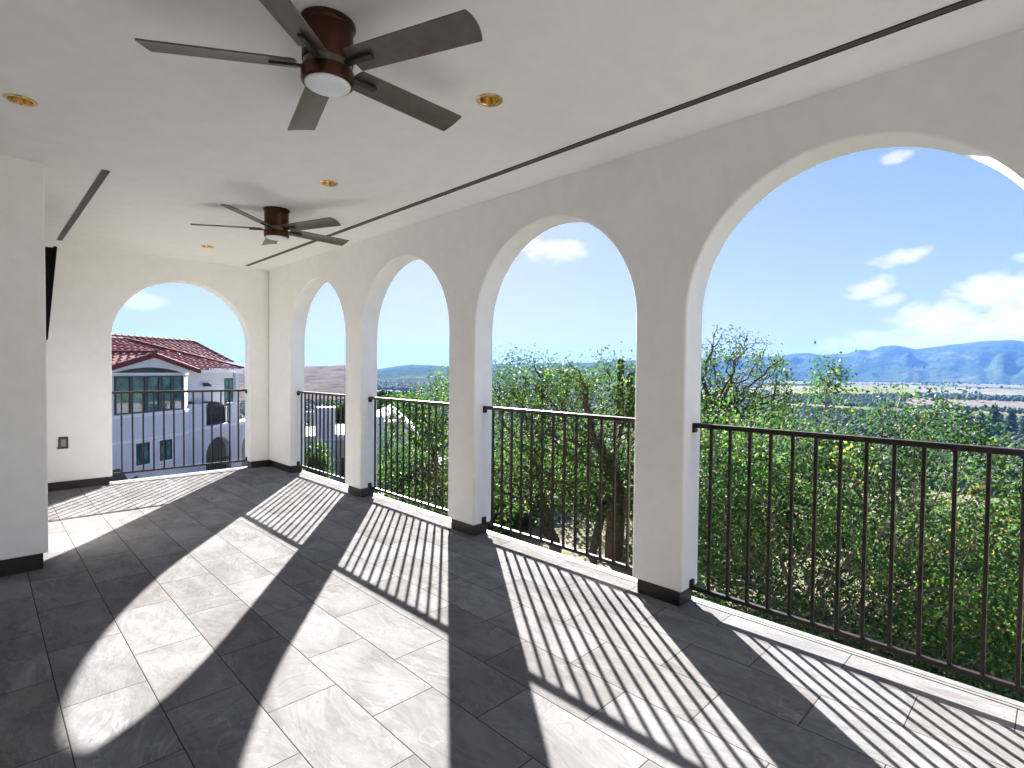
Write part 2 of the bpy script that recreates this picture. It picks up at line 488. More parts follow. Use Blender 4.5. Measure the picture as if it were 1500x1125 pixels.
VALLEY = -70.0
def ground_z(x, y):
    r = np.hypot(x, y); az = np.degrees(np.arctan2(x, y))
    near = -2.35 - .022 * np.clip(r - 10, 0, 40)
    start = np.interp(az, [-180, 14, 24, 40, 70, 180], [55, 55, 42, 24, 15, 15])
    d = np.clip(r - start, 0, None)
    down = .30 * d * (1 - np.exp(-d / 14.0))
    near = near - 1.35 * np.clip((r - 14) / 12, 0, 1) * np.interp(az, [-180, 28, 40, 180], [1, 1, 0, 0])
    z = near - down + (fbm(x * .12, y * .12, 4, 3) - .5) * np.clip((r - 6) * .05, 0, 1.0)
    z = np.maximum(z, VALLEY + (fbm(x * .004, y * .004, 4, 9) - .5) * 3)
    return z
def gz(x, y): return float(ground_z(np.array([x], float), np.array([y], float))[0])

def polar_sheet(name, mat, radii, azs, zf):
    rr, aa = np.meshgrid(radii, np.radians(azs), indexing='ij')
    x = rr * np.sin(aa); y = rr * np.cos(aa); z = zf(x, y, rr, np.degrees(aa))
    V = np.stack([x, y, z], -1).reshape(-1, 3); na = len(azs); nr = len(radii)
    i, j = np.meshgrid(np.arange(nr - 1), np.arange(na - 1), indexing='ij'); a = (i * na + j).ravel()
    F = np.stack([a, a + 1, a + na + 1, a + na], 1)
    return struct(npmesh(name, V, F[:, ::-1], mat, smooth=True))

def mat_ground():
    t = NT('dry_hillside'); p = t.pos()
    n1 = t.noise(p, .35, 6, .6); n2 = t.noise(p, 5, 6, .7); n3 = t.noise(p, 60, 3, .7)
    soil = t.ramp(n2, [(.3, (.14, .12, .09)), (.55, (.24, .21, .16)), (.75, (.34, .31, .25))])
    green = t.ramp(n2, [(.3, (.035, .055, .016)), (.7, (.10, .13, .035))])
    c = t.mix(t.ramp(n1, [(.42, (0, 0, 0)), (.56, (1, 1, 1))]), soil, green)
    c = t.mix(1.0, c, t.ramp(n3, [(.3, (.7, .7, .7)), (.7, (1.15, 1.15, 1.15))]), 'MULTIPLY')
    t.l(c, t.b.inputs['Base Color']); t.s(t.b, Roughness=.95); t.b.inputs['Specular IOR Level'].default_value = .1
    t.l(t.bump(n2, .5, .08, t.bump(n3, .4, .02)), t.b.inputs['Normal'])
    return t.m

def mat_valley():
    t = NT('valley_fields'); p = t.pos()
    mp = t.n('ShaderNodeMapping'); mp.inputs['Rotation'].default_value = (0, 0, R(24)); mp.inputs['Scale'].default_value = (1 / 420, 1 / 800, 0); t.l(p, mp.inputs['Vector'])
    vo = t.n('ShaderNodeTexVoronoi', distance='CHEBYCHEV'); vo.inputs['Scale'].default_value = 1; vo.inputs['Randomness'].default_value = .85; t.l(mp.outputs[0], vo.inputs['Vector'])
    sp = t.n('ShaderNodeSeparateColor'); t.l(vo.outputs['Color'], sp.inputs[0])
    c = t.ramp(sp.outputs[0], [(0, (.04, .06, .022)), (.16, (.15, .16, .036)), (.34, (.20, .185, .055)), (.48, (.20, .165, .10)), (.60, (.05, .07, .025)), (.76, (.15, .125, .08)), (.90, (.16, .15, .11))], 'CONSTANT')
    # crop rows
    wv = t.n('ShaderNodeTexWave'); wv.inputs['Scale'].default_value = .055; wv.inputs['Distortion'].default_value = 1.0
    t.l(p, wv.inputs['Vector'])
    c = t.mix(.35, c, t.ramp(wv.outputs['Fac'], [(.2, (.25, .25, .2)), (.7, (1, 1, 1))]), 'MULTIPLY')
    n = t.noise(p, .006, 6, .65)
    c = t.mix(t.ramp(n, [(.50, (0, 0, 0)), (.60, (.85, .85, .85))]), c, (.035, .05, .022))
    ln = t.n('ShaderNodeVectorMath', operation='LENGTH'); t.l(p, ln.inputs[0])
    near = t.math('MULTIPLY_ADD', ln.outputs['Value'], -1 / 500.0, 2.3, clamp=True)     # wooded ground before the fields begin
    sp2 = t.n('ShaderNodeSeparateXYZ'); t.l(p, sp2.inputs[0])
    side = t.math('SUBTRACT', sp2.outputs[0], t.math('MULTIPLY', sp2.outputs[1], 2.0))       # towards the north the plain is mostly wooded
    c = t.mix(t.math('MULTIPLY_ADD', side, -1 / 900.0, .55, clamp=True), c, t.mix(.82, c, t.ramp(t.noise(p, .02, 5, .7), [(.35, (.02, .034, .016)), (.65, (.05, .066, .03))])))
    c = t.mix(near, c, t.ramp(t.noise(p, .03, 5, .7), [(.35, (.022, .036, .016)), (.6, (.05, .07, .028)), (.75, (.11, .11, .055))]))
    t.l(c, t.b.inputs['Base Color']); t.s(t.b, Roughness=.95); t.b.inputs['Specular IOR Level'].default_value = .05
    return t.m

def mat_hills():
    t = NT('wooded_hills'); p = t.pos()
    n = t.noise(p, .0016, 8, .62, .4); n2 = t.noise(p, .02, 5, .7)
    c = t.ramp(n, [(.35, (.025, .04, .018)), (.55, (.045, .065, .028)), (.66, (.10, .10, .05)), (.78, (.20, .18, .10))])
    c = t.mix(1.0, c, t.ramp(n2, [(.38, (.35, .38, .4)), (.62, (1.5, 1.45, 1.35))]), 'MULTIPLY')
    sp3 = t.n('ShaderNodeSeparateXYZ'); t.l(p, sp3.inputs[0])
    dry = t.math('MULTIPLY', t.math('SUBTRACT', t.math('MULTIPLY', sp3.outputs[1], .553), sp3.outputs[0]), 1 / 60.0, clamp=True)       # dry grass on the northern hill
    c = t.mix(dry, c, t.ramp(t.noise(p, .012, 6, .7), [(.35, (.045, .036, .026)), (.55, (.13, .10, .068)), (.7, (.19, .15, .10))]))
    t.l(c, t.b.inputs['Base Color']); t.s(t.b, Roughness=1); t.b.inputs['Specular IOR Level'].default_value = 0
    t.l(t.bump(n2, .6, 14), t.b.inputs['Normal'])
    return t.m

azs_full = np.concatenate([np.arange(-180, -10, 6), np.arange(-10, 120, .8), np.arange(120, 181, 6)])
polar_sheet('ground', mat_ground(), np.concatenate([[0.01, 2, 4], np.geomspace(5, 420, 70)]), azs_full, lambda x, y, r, a: ground_z(x, y) - np.where(r < 4.5, .3, 0))
def valley_z(x, y, r, a=None): return VALLEY - 1.7 + (fbm(x * .0016, y * .0016, 4, 21) - .5) * 10 * np.clip((r - 400) / 1500, 0, 1)
polar_sheet('valley', mat_valley(), np.geomspace(330, 7400, 160), np.concatenate([np.arange(-180, 0, 4.0), np.arange(0, 110, .7), np.arange(110, 181, 4.0)]), valley_z)
def mat_field(name, c0, c1, row, ang):
    t = NT(name); p = t.pos()
    mp = t.n('ShaderNodeMapping'); mp.inputs['Rotation'].default_value = (0, 0, R(ang)); t.l(p, mp.inputs['Vector'])
    wv = t.n('ShaderNodeTexWave'); wv.inputs['Scale'].default_value = row; wv.inputs['Distortion'].default_value = 2; wv.inputs['Detail'].default_value = 2; t.l(mp.outputs[0], wv.inputs['Vector'])
    c = t.ramp(wv.outputs['Fac'], [(.2, c0), (.8, c1)])
    c = t.mix(1.0, c, t.ramp(t.noise(p, .012, 5, .65), [(.3, (.6, .62, .6)), (.7, (1.15, 1.12, 1.1))]), 'MULTIPLY')
    t.l(c, t.b.inputs['Base Color']); t.s(t.b, Roughness=1); t.b.inputs['Specular IOR Level'].default_value = 0
    return t.m
vine = mat_field('vineyard_rows', (.09, .115, .03), (.24, .235, .07), .02, 30); bare = mat_field('bare_earth', (.15, .125, .10), (.205, .175, .145), .01, 70)
FIELDS = [(74.6, 78.6, 2350, 3500, vine), (78.75, 81.2, 2300, 3400, vine), (80.6, 88.6, 1560, 2050, bare), (84.0, 95.0, 4300, 5200, bare), (76.2, 81.5, 4700, 5600, bare), (71.5, 75.5, 4000, 4900, vine)]
for a0, a1, ra, rb, mt in FIELDS:
    aa = np.linspace(a0, a1, 16); 
    polar_sheet('field', mt, np.linspace(ra, rb, 30), aa, lambda x, y, r, a: valley_z(x, y, r) + .7 + 1.8 * np.clip(r / 3000, 0, 1))

SKY_AZ = [-180, -30, 0, 14, 18.3, 23.8, 27.5, 30.8, 32.4, 33.9, 37.8, 42.8, 48.2, 53.2, 55.6, 58, 64, 70.1, 71.8, 73, 74.3, 76.2, 77.2, 78, 78.7, 79.9, 81.1, 83.8, 85.5, 87.1, 87.9, 92, 100, 120, 180]
SKY_EL = [.3, .3, .2, .1, -.1, .17, .35, .0, .25, .5, .4, .67, .8, .92, 1.1, 1.2, 1.45, 1.6, 1.79, 1.91, 1.71, 1.80, 2.2, 2.05, 2.46, 2.5, 2.18, 2.53, 2.76, 2.77, 2.59, 2.2, 1.8, .8, .3]
def hills():
    az = np.concatenate([np.arange(-180, -2, 4), np.arange(-2, 104, .22), np.arange(104, 181, 4)])
    s = np.concatenate([np.linspace(0, 1, 60), [1.1, 1.3, 1.8]])
    S, A = np.meshgrid(s, az, indexing='ij')
    Rc = np.interp(A, [-180, 28.3, 30.3, 40, 56, 70, 84, 180], [2500, 2500, 6600, 6600, 7200, 9000, 9400, 9400])
    r0 = np.interp(A, [-180, 28.3, 30.3, 36, 56, 68, 76, 180], [1150, 1150, 2700, 2700, 3100, 5200, 6200, 6200]); r0 = r0 * (1 + (fbm(A * .35, A * 0 + 4.0, 4, 5) - .5) * .26)
    r = r0 + (Rc - r0) * S
    crest = np.tan(np.radians(np.interp(A, SKY_AZ, SKY_EL))) * Rc + 1.37 + (fbm(A * 1.7, A * 0 + 8, 4, 15) - .5) * .0016 * Rc
    hgt = crest - VALLEY + 4
    u = np.clip(S, 0, 1)
    x = r * np.sin(np.radians(A)); y = r * np.cos(np.radians(A))
    spur = (ridged(x / 1500 + 5, y / 1500 + 3, 6, 31) - .63) * 1.2
    env = np.sin(PI * u) ** .8
    z = VALLEY - 4 + hgt * u ** 1.15 + spur * hgt * env * .55
    fr = np.exp(-((S - .28) / .13) ** 2) * hgt * .55 * np.clip((fbm(A * .30 + 3, A * 0 + 1, 4, 77) - .40) * 3.5, 0, 1)
    fr2 = np.exp(-((S - .58) / .13) ** 2) * hgt * .80 * np.clip((fbm(A * .26 + 9, A * 0 + 2, 4, 78) - .40) * 3.5, 0, 1)
    z = np.where(A > 29.3, np.maximum(z, VALLEY - 4 + np.maximum(fr, fr2)), z)
    # nothing in front may stand above the line of sight to the crest
    lim = 1.37 + (crest - 1.37) * r / Rc - 3
    z = np.where(S < 1, np.minimum(z, lim), z)
    z = np.where(S > 1, crest - (S - 1) * 700, z)
    V = np.stack([x, y, z], -1).reshape(-1, 3); na = len(az); nr = len(s)
    i, j = np.meshgrid(np.arange(nr - 1), np.arange(na - 1), indexing='ij'); a = (i * na + j).ravel()
    F = np.stack([a, a + na, a + na + 1, a + 1], 1)
    struct(npmesh('hills', V, F, mat_hills(), smooth=True))
hills()

# ---- foliage materials
def mat_leaf(name, stops, trans=.50, rough=.56, tcol=1.9, spec=.17):
    t = NT(name)
    a = t.n('ShaderNodeAttribute', attribute_name='rnd'); f = a.outputs['Fac']
    c = t.ramp(f, stops)
    t.l(c, t.b.inputs['Base Color']); t.s(t.b, Roughness=rough); t.b.inputs['Specular IOR Level'].default_value = spec
    tr = t.n('ShaderNodeBsdfTranslucent')
    t.l(t.mix(1.0, c, (tcol * .80, tcol * 1.0, tcol * .52), 'MULTIPLY'), tr.inputs['Color'])
    ms = t.n('ShaderNodeMixShader'); ms.inputs[0].default_value = trans
    t.l(t.b.outputs[0], ms.inputs[1]); t.l(tr.outputs[0], ms.inputs[2]); t.l(ms.outputs[0], t.out.inputs['Surface'])
    return t.m
G = [(0, (.016, .036, .018)), (.32, (.028, .060, .026)), (.58, (.048, .090, .034)), (.78, (.090, .125, .046)), (.87, (.20, .18, .06)), (.93, (.28, .17, .07)), (1, (.30, .11, .06))]
G2 = [(0, (.016, .032, .012)), (.4, (.030, .055, .018)), (.75, (.058, .088, .028)), (.9, (.13, .14, .04)), (.96, (.26, .20, .06)), (1, (.28, .13, .05))]
M['leaf_shrub'] = mat_leaf('shrub_leaf', G)
M['leaf_oak'] = mat_leaf('oak_leaf', G2)
M['leaf_olive'] = mat_leaf('grey_leaf', [(0, (.045, .065, .035)), (.6, (.085, .115, .06)), (1, (.15, .17, .08))], .35, .7, 1.6, .15)
M['leaf_lime'] = mat_leaf('lime_leaf', [(0, (.04, .08, .015)), (.6, (.09, .14, .03)), (1, (.22, .22, .05))], .4)
M['leaf_far'] = mat_leaf('far_leaf', [(0, (.022, .045, .02)), (.6, (.045, .075, .03)), (1, (.09, .12, .04))], .25, .8, 1.5, .08)
M['leaf_gold'] = mat_leaf('autumn_leaf', [(0, (.16, .13, .03)), (.5, (.28, .17, .04)), (1, (.34, .10, .04))], .3)
M['needle'] = mat_leaf('needle', [(0, (.012, .028, .014)), (1, (.035, .06, .028))], .1, .8, 1.5, .08)
M['bark'] = plain('oak_bark', (.045, .036, .028), .9, var=.5, scale=9, bump=.8, bscale=26)
M['twig'] = plain('grey_twig', (.13, .105, .085), .85, var=.4, scale=12)
M['bark_red'] = plain('red_bark', (.085, .045, .028), .8, var=.5, scale=9, bump=.7, bscale=26)

# ---- tree builder: branches grow towards points spread through the crown
def grow(rng, pts, trunk, step, infl, kill, iters=140):
    nodes = [np.array(p, float) for p in trunk]; par = [-1] + list(range(len(trunk) - 1))
    A = np.array(pts); alive = np.ones(len(A), bool)
    P = np.array(nodes); d = np.linalg.norm(A[:, None] - P[None], axis=2); best = d.argmin(1); bd = d.min(1)
    for it in range(iters):
        act = alive & (bd < infl)
        if not act.any():
            if not alive.any() or it > 60: break
            k = np.where(alive)[0][bd[alive].argmin()]; act = np.zeros(len(A), bool); act[k] = True
        new = []; newp = []
        for b in np.unique(best[act]):
            v = (A[act & (best == b)] - nodes[b]); v /= np.linalg.norm(v, axis=1)[:, None] + 1e-9
            g = v.mean(0) + rng.normal(0, .22, 3); g /= np.linalg.norm(g) + 1e-9
            new.append(nodes[b] + g * step); newp.append(b)
        base = len(nodes)
        nodes += new; par += newp
        N = np.array(new); d = np.linalg.norm(A[:, None] - N[None], axis=2); m = d.min(1); am = d.argmin(1)
        better = m < bd; bd = np.where(better, m, bd); best = np.where(better, am + base, best)
        alive &= bd > kill
        if len(nodes) > 6000: break
    return np.array(nodes), np.array(par)

def limbs(name, nodes, par, r_tip, r_base, mat, parent, expo=1.85, sides=6):
    n = len(nodes); cnt = np.zeros(n); kids = np.zeros(n, int)
    for i in range(1, n): kids[par[i]] += 1
    rad = np.zeros(n); acc = np.zeros(n)
    for i in range(n - 1, -1, -1):
        rad[i] = max(r_tip, acc[i] ** (1 / expo)) if acc[i] > 0 else r_tip
        if par[i] >= 0: acc[par[i]] += rad[i] ** expo
    s = r_base / rad[0]
    rad = np.where(rad <= r_tip * 1.0001, r_tip, r_tip + (rad - r_tip) * max(.2, (r_base - r_tip) / max(rad[0] - r_tip, 1e-6)))
    D = np.zeros((n, 3)); D[1:] = nodes[1:] - nodes[par[1:]]; D[0] = nodes[1] - nodes[0]
    D /= np.linalg.norm(D, axis=1)[:, None] + 1e-9
    ref = np.array([.83, .31, .46]); x = ref - (D @ ref)[:, None] * D; x /= np.linalg.norm(x, axis=1)[:, None] + 1e-9
    y = np.cross(D, x)
    ang = np.arange(sides) * 2 * PI / sides
    V = (nodes[:, None] + rad[:, None, None] * (np.cos(ang)[None, :, None] * x[:, None] + np.sin(ang)[None, :, None] * y[:, None])).reshape(-1, 3)
    c = np.arange(1, n); p = par[1:]; k = np.arange(sides); k2 = (k + 1) % sides
    F = np.stack([(p[:, None] * sides + k), (p[:, None] * sides + k2), (c[:, None] * sides + k2), (c[:, None] * sides + k)], -1).reshape(-1, 4)
    return npmesh(name, V, F, mat, parent, smooth=True), kids

def leaves(rng, centres, per, spread, size, name, mat, parent, tint=None, droop=.2):
    C = np.repeat(centres, per, axis=0); n = len(C)
    P = C + rng.normal(0, spread, (n, 3))
    d = rng.normal(0, 1, (n, 3)); d[:, 2] -= droop; d /= np.linalg.norm(d, axis=1)[:, None]
    q = rng.normal(0, 1, (n, 3)); q[:, 2] += .5; s = np.cross(d, q); s /= np.linalg.norm(s, axis=1)[:, None] + 1e-9
    nn = np.cross(s, d)
    L = size * rng.uniform(.6, 1.25, n)[:, None]; W = L * rng.uniform(.24, .36, n)[:, None]
    lift = W * .35
    a = P; b = P + d * L * .48 + s * W + nn * lift; c = P + d * L; e = P + d * L * .48 - s * W + nn * lift
    V = np.stack([a, b, c, e], 1).reshape(-1, 3); i = np.arange(n) * 4
    F = np.concatenate([np.stack([i, i + 1, i + 2], 1), np.stack([i, i + 2, i + 3], 1)])
    r = rng.uniform(0, 1, n) ** 1.0
    if tint is not None: r = np.clip(r * .55 + (np.repeat(tint, per) - .5) * .9 + .19, 0, 1); r = np.where(rng.uniform(0, 1, n) < .012, rng.uniform(.82, 1, n), r)
    return npmesh(name, V, F, mat, parent, rnd=np.concatenate([r, r]))

def ell_pts(rng, ells, n):
    out = []; tot = sum(e[1][0] * e[1][1] * e[1][2] for e in ells)
    for c, rd, *_ in ells:
        k = max(4, int(n * rd[0] * rd[1] * rd[2] / tot))
        v = rng.normal(0, 1, (k, 3)); v /= np.linalg.norm(v, axis=1)[:, None]; v *= rng.uniform(.12, 1, k)[:, None] ** (1 / 2.4)
        out.append(np.array(c) + v * np.array(rd))
    return np.concatenate(out)

def tree(name, seed, trunk, ells, n_attr, r_base, per, size, leafmat, lab, cat='tree', bark=None, step=.22, infl=1.6, kill=.34, spread=.12, r_tip=.006, keep=None, tipdepth=3, group=None):
    rng = np.random.default_rng(seed)
    base = trunk[0]
    t = empty(name, base); tag(t, lab, cat, group)
    pts = ell_pts(rng, ells, n_attr) - np.array(base)
    tr = [np.array(p, float) - np.array(base) for p in trunk]
    poly = [tr[0]]
    for a, b in zip(tr[:-1], tr[1:]):
        m = max(1, int(np.linalg.norm(b - a) / step))
        poly += [a + (b - a) * (k / m) + rng.normal(0, .025, 3) * (k < m) for k in range(1, m + 1)]
    nodes, par = grow(rng, pts, poly, step, infl, kill)
    o, kids = limbs('trunk', nodes, par, r_tip, r_base, bark or M['bark'], t)
    n = len(nodes); dep = np.full(n, 0)
    for i in range(n - 1, 0, -1): dep[par[i]] = max(dep[par[i]], dep[i] + 1)
    tips = np.where(dep <= tipdepth)[0]; tips = tips[tips > len(poly)]
    c = nodes[tips]
    if keep is not None:
        q = c + np.array(base); pr = keep(q) * np.clip((fbm(q[:, 0] * 1.9 + q[:, 2] * 1.1 + 40, q[:, 1] * 1.9 - q[:, 2] * 1.4 + 40, 3, seed + 9) - .31) * 5.5, .34, 1); m = rng.uniform(0, 1, len(c)) < pr; c = c[m]
    tint = fbm(c[:, 0] * 1.1 + 50, c[:, 1] * 1.1 + c[:, 2] * 1.3 + 50, 3, seed)
    leaves(rng, c, per, spread, size, 'crown', leafmat, t, tint)
    return t, len(c) * per

# ---- trees and shrubs just outside the arches
def P3(az, r, z): v = polar(az, r, z); return (v.x, v.y, v.z)
def elz(el, r): return 1.37 + r * math.tan(R(el))
NL = {}
def base_at(az, r): v = polar(az, r); return (v.x, v.y, gz(v.x, v.y) - .1)

# big leafy shrub behind the nearest arch
b = base_at(74.5, 8.0)
ells = [(P3(74, 7.8, -.95), (1.75, 1.75, 1.75)), (P3(66, 7.9, -.75), (1.15, 1.15, 1.75)), (P3(82.5, 7.9, -.55), (1.0, 1.0, 1.5)), (P3(71, 7.2, -1.9), (1.3, 1.3, 1.1)),
        (P3(83, 7.0, -2.0), (1.2, 1.2, .9)), (P3(78, 7.8, .3), (.85, .85, .65)), (P3(81.8, 7.9, .75), (.6, .6, .5)), (P3(69, 8.0, .4), (.9, .9, .55)), (P3(83.2, 7.9, .55), (.5, .5, .5)), (P3(75.5, 8.0, 1.25), (.28, .28, .42)), (P3(73.7, 8.1, 1.15), (.3, .3, .4))]
_, NL['shrub'] = tree('leafy_shrub', 11, [b, P3(74.5, 8.0, -1.7)], ells, 5000, .085, 56, .053, M['leaf_shrub'],
     'dense mid-green shrub with scattered orange leaves right behind the nearest railing', 'shrub', M['twig'], step=.15, infl=1.1, kill=.19, spread=.115, r_tip=.0058, tipdepth=3, keep=lambda p: np.ones(len(p)))

# oak behind the second arch, its right side thin and twiggy
b = base_at(55.4, 10.8)
def keep_oak(p):
    az = np.degrees(np.arctan2(p[:, 0], p[:, 1]))
    return np.where(p[:, 2] > 1.5, .7, 1.0)
ells = [(P3(54, 10.6, .55), (1.35, 1.35, .95)), (P3(50.5, 10.4, -.15), (1.2, 1.2, .9)), (P3(58.5, 10.4, .2), (1.2, 1.2, 1.0)), (P3(60.5, 10.6, .75), (1.0, 1.0, .9)), (P3(52, 10.5, 1.2), (1.1, 1.1, .55)), (P3(56.5, 10.4, 1.1), (1.1, 1.1, .7)), (P3(54.5, 9.9, .1), (1.0, 1.0, .7)),
        (P3(56, 9.8, -.7), (1.2, 1.2, .55)), (P3(47.5, 10.6, .85), (.9, .9, .6))]
oak_t, NL['oak'] = tree('oak_tree', 5, [b, P3(55.6, 10.75, -1.3), P3(55.0, 10.7, -.5)], ells, 3100, .19, 36, .064, M['leaf_oak'],
     'gnarled oak with a thick reddish forked trunk behind the second arch railing', 'tree', M['bark_red'], step=.2, infl=1.6, kill=.3, spread=.13, r_tip=.006, keep=keep_oak)

for az, r, z0, z1, w_ in ((55.9, 10.75, .35, 1.62, .085), (56.9, 10.7, .3, 1.35, .09)):
    v = polar(az, r); m = MB(); m.lathe([(w_ * 1.1, z0), (w_, z0 + .3), (w_ * .8, (z0 + z1) / 2), (w_ * .85, z1 - .05), (w_ * .5, z1), (.005, z1 + .01)], (v.x - oak_t.location.x, v.y - oak_t.location.y, -oak_t.location.z), 9)
    m.build('pruned_limb', M['bark'], oak_t, smooth=60)

# sparse twiggy oak whose trunk stands behind the pier left of the nearest arch
b = base_at(61.5, 10.9)
ells = [(P3(66.8, 10.8, 1.35), (1.0, 1.0, .85)), (P3(64.5, 10.8, .6), (.9, .9, .55)), (P3(69.4, 10.7, .75), (.75, .75, .5)), (P3(65.5, 10.6, 1.9), (.55, .55, .4))]
_, NL['twig'] = tree('sparse_oak', 27, [b, P3(61.8, 10.9, -1.2), P3(62.6, 10.9, -.3), P3(64.2, 10.85, .35), P3(65.3, 10.8, .62)], ells, 1300, .12, 22, .058, M['leaf_oak'],
     'half-bare oak with dark twisting twigs against the sky at the left of the nearest arch', 'tree', M['bark'], step=.105, infl=1.0, kill=.15, spread=.075, r_tip=.0048, keep=lambda p: np.clip(1.0 - (p[:, 2] - .5) * .48, .18, 1), tipdepth=3)

# second oak, dark trunk, fills the left of the second arch
b = base_at(49.3, 11.6)
ells = [(P3(45, 11.4, -.2), (1.5, 1.5, 1.1)), (P3(42.5, 11.2, .6), (.9, .9, .75)), (P3(49.5, 11.6, -.35), (1.3, 1.3, .8)), (P3(41, 11.0, -1.1), (1.2, 1.2, .75)), (P3(46, 10.9, -1.0), (1.2, 1.2, .5)), (P3(43.3, 11.3, 1.45), (.35, .35, .35)), (P3(48.5, 11.4, 1.05), (1.1, 1.1, .6)), (P3(45.5, 11.2, 1.1), (1.0, 1.0, .65)), (P3(47.5, 10.8, .2), (1.1, 1.1, .7))]
_, NL['oak2'] = tree('oak_tree', 8, [b, P3(48.3, 11.5, -1.6), P3(47.2, 11.4, -.9)], ells, 3000, .13, 36, .064, M['leaf_oak'],
     'dark-trunked oak leaning left of the forked oak, seen through the second arch', 'tree', M['bark'], step=.2, infl=1.6, kill=.28, spread=.13, keep=lambda p: np.where(p[:, 2] > 1.5, .7, 1.0))

# low leaning trunk in front of the forked oak
b = base_at(53.0, 10.2)
ells = [(P3(53, 9.8, -.9), (.9, .9, .45)), (P3(58, 9.9, -.5), (.9, .9, .7))]
_, NL['oak3'] = tree('oak_sapling', 21, [b, P3(53.8, 10.1, -1.6), P3(54.4, 10.0, -1.1)], ells, 260, .085, 15, .08, M['leaf_oak'],
     'slim dark oak stem leaning rightwards in front of the forked trunk', 'tree', M['bark'], step=.2, infl=1.5, kill=.28, spread=.13)

# tree at the right of the third arch
b = base_at(37.2, 13.5)
ells = [(P3(36.5, 13.4, -.1), (1.3, 1.3, 1.15)), (P3(34.3, 13.4, -.75), (1.0, 1.0, .8)), (P3(38.5, 13.3, .7), (1.0, 1.0, .75)), (P3(35, 13.0, -1.6), (1.1, 1.1, .6)), (P3(33.3, 13.6, .05), (.6, .6, .35))]
_, NL['oak4'] = tree('oak_tree', 15, [b, P3(37, 13.5, -1.8), P3(36.6, 13.5, -1.0)], ells, 1300, .13, 34, .075, M['leaf_shrub'],
     'yellow-green tree filling the right half of the third arch', 'tree', M['bark'], step=.22, infl=1.7, kill=.32, spread=.15)
# shrubs
def bush(name, seed, az, r, w, h, z0, n, size, mat, lab, cat='bush', group=None):
    rng = np.random.default_rng(seed); v = polar(az, r); g = gz(v.x, v.y) if z0 is None else z0
    t = empty(name, (v.x, v.y, g)); tag(t, lab, cat, group)
    ells = [((rng.normal(0, w * .35), rng.normal(0, w * .35), h * rng.uniform(.3, .65)), (w * rng.uniform(.35, .6), w * rng.uniform(.35, .6), h * rng.uniform(.28, .42))) for k in range(7)]
    p = ell_pts(rng, ells, n); p = p[p[:, 2] > 0.02]
    tint = fbm(p[:, 0] * 2.2 / w + 9, p[:, 1] * 2.2 / w + p[:, 2] * 2.5 / w + 9, 3, seed)
    leaves(rng, p, 7, size * .9, size, 'foliage', mat, t, tint)
    m = MB()
    for k in range(9):
        q = p[rng.integers(len(p))] * .8
        d = np.array([.02, .013, 0]) * max(1, w)
        m.add([(d[0] * .5, 0, 0), (-d[0] * .5, d[1], 0), (0, -d[1], 0), tuple(q)], [(0, 1, 3), (1, 2, 3), (2, 0, 3)])
    m.build('stems', M['bark'], t)
    return t
bush('dark_bush', 31, 34.3, 15.6, 1.1, 1.2, None, 420, .10, M['needle'], 'very dark low bush beneath the yellow-green tree', 'bush')
bush('dark_bush', 32, 41.2, 13.2, 1.3, 1.5, None, 600, .09, M['leaf_olive'], 'grey-green bush at the left foot of the second arch view', 'bush')
bush('green_bush', 33, 51.3, 15.2, 1.1, 1.0, None, 500, .10, M['leaf_lime'], 'bright green low bush between the oak trunks', 'bush')
bush('green_bush', 34, 85.5, 9.6, 1.3, 1.2, None, 900, .085, M['leaf_lime'], 'lime-green low bush at the far right under the nearest shrub', 'bush')
bush('green_bush', 35, 88.0, 7.0, .9, 1.0, None, 700, .075, M['leaf_shrub'], 'dark green low shrub below the right end of the nearest railing', 'bush')
bush('green_bush', 36, 25.0, 22.5, .8, 2.2, None, 500, .12, M['leaf_shrub'], 'dark green bush beside the pale tower of the second neighbour house', 'bush')
bush('green_bush', 37, 32.8, 17.5, 1.3, 1.9, None, 700, .12, M['leaf_oak'], 'dark green shrub beside the narrow white wall end', 'bush')
bush('green_bush', 38, 88.5, 11.5, 1.2, 2.2, None, 900, .09, M['leaf_oak'], 'mid-green tall shrub at the extreme right beyond the nearest railing', 'bush')

bush('olive_bush', 56, 42.6, 12.2, 1.0, 1.15, None, 800, .08, M['leaf_oak'], 'dark low bush at the left foot of the second arch view, before the grey-green one', 'bush')
bush('olive_bush', 57, 46.3, 12.9, .8, .9, None, 600, .08, M['leaf_olive'], 'small grey-green bush left of the dark oak trunk', 'bush')
bush('olive_bush', 51, 43.0, 14.6, 1.5, 2.1, None, 900, .10, M['leaf_olive'], 'grey-green bush deep behind the left oak trunk', 'bush')
bush('olive_bush', 52, 47.2, 15.5, 1.4, 1.9, None, 800, .10, M['leaf_oak'], 'dark bush filling the gap above the dry ground between the oaks', 'bush')
bush('olive_bush', 53, 57.6, 13.6, 1.3, 2.0, None, 800, .10, M['leaf_oak'], 'dark bush close to the pier right of the forked oak', 'bush')
bush('olive_bush', 54, 70.0, 11.0, 1.8, 2.4, None, 1100, .10, M['leaf_oak'], 'shadowy bush behind the lower part of the leafy shrub', 'bush')
bush('olive_bush', 55, 79.5, 11.5, 1.8, 2.2, None, 1100, .10, M['leaf_olive'], 'grey-green bush glimpsed behind the right part of the leafy shrub', 'bush')

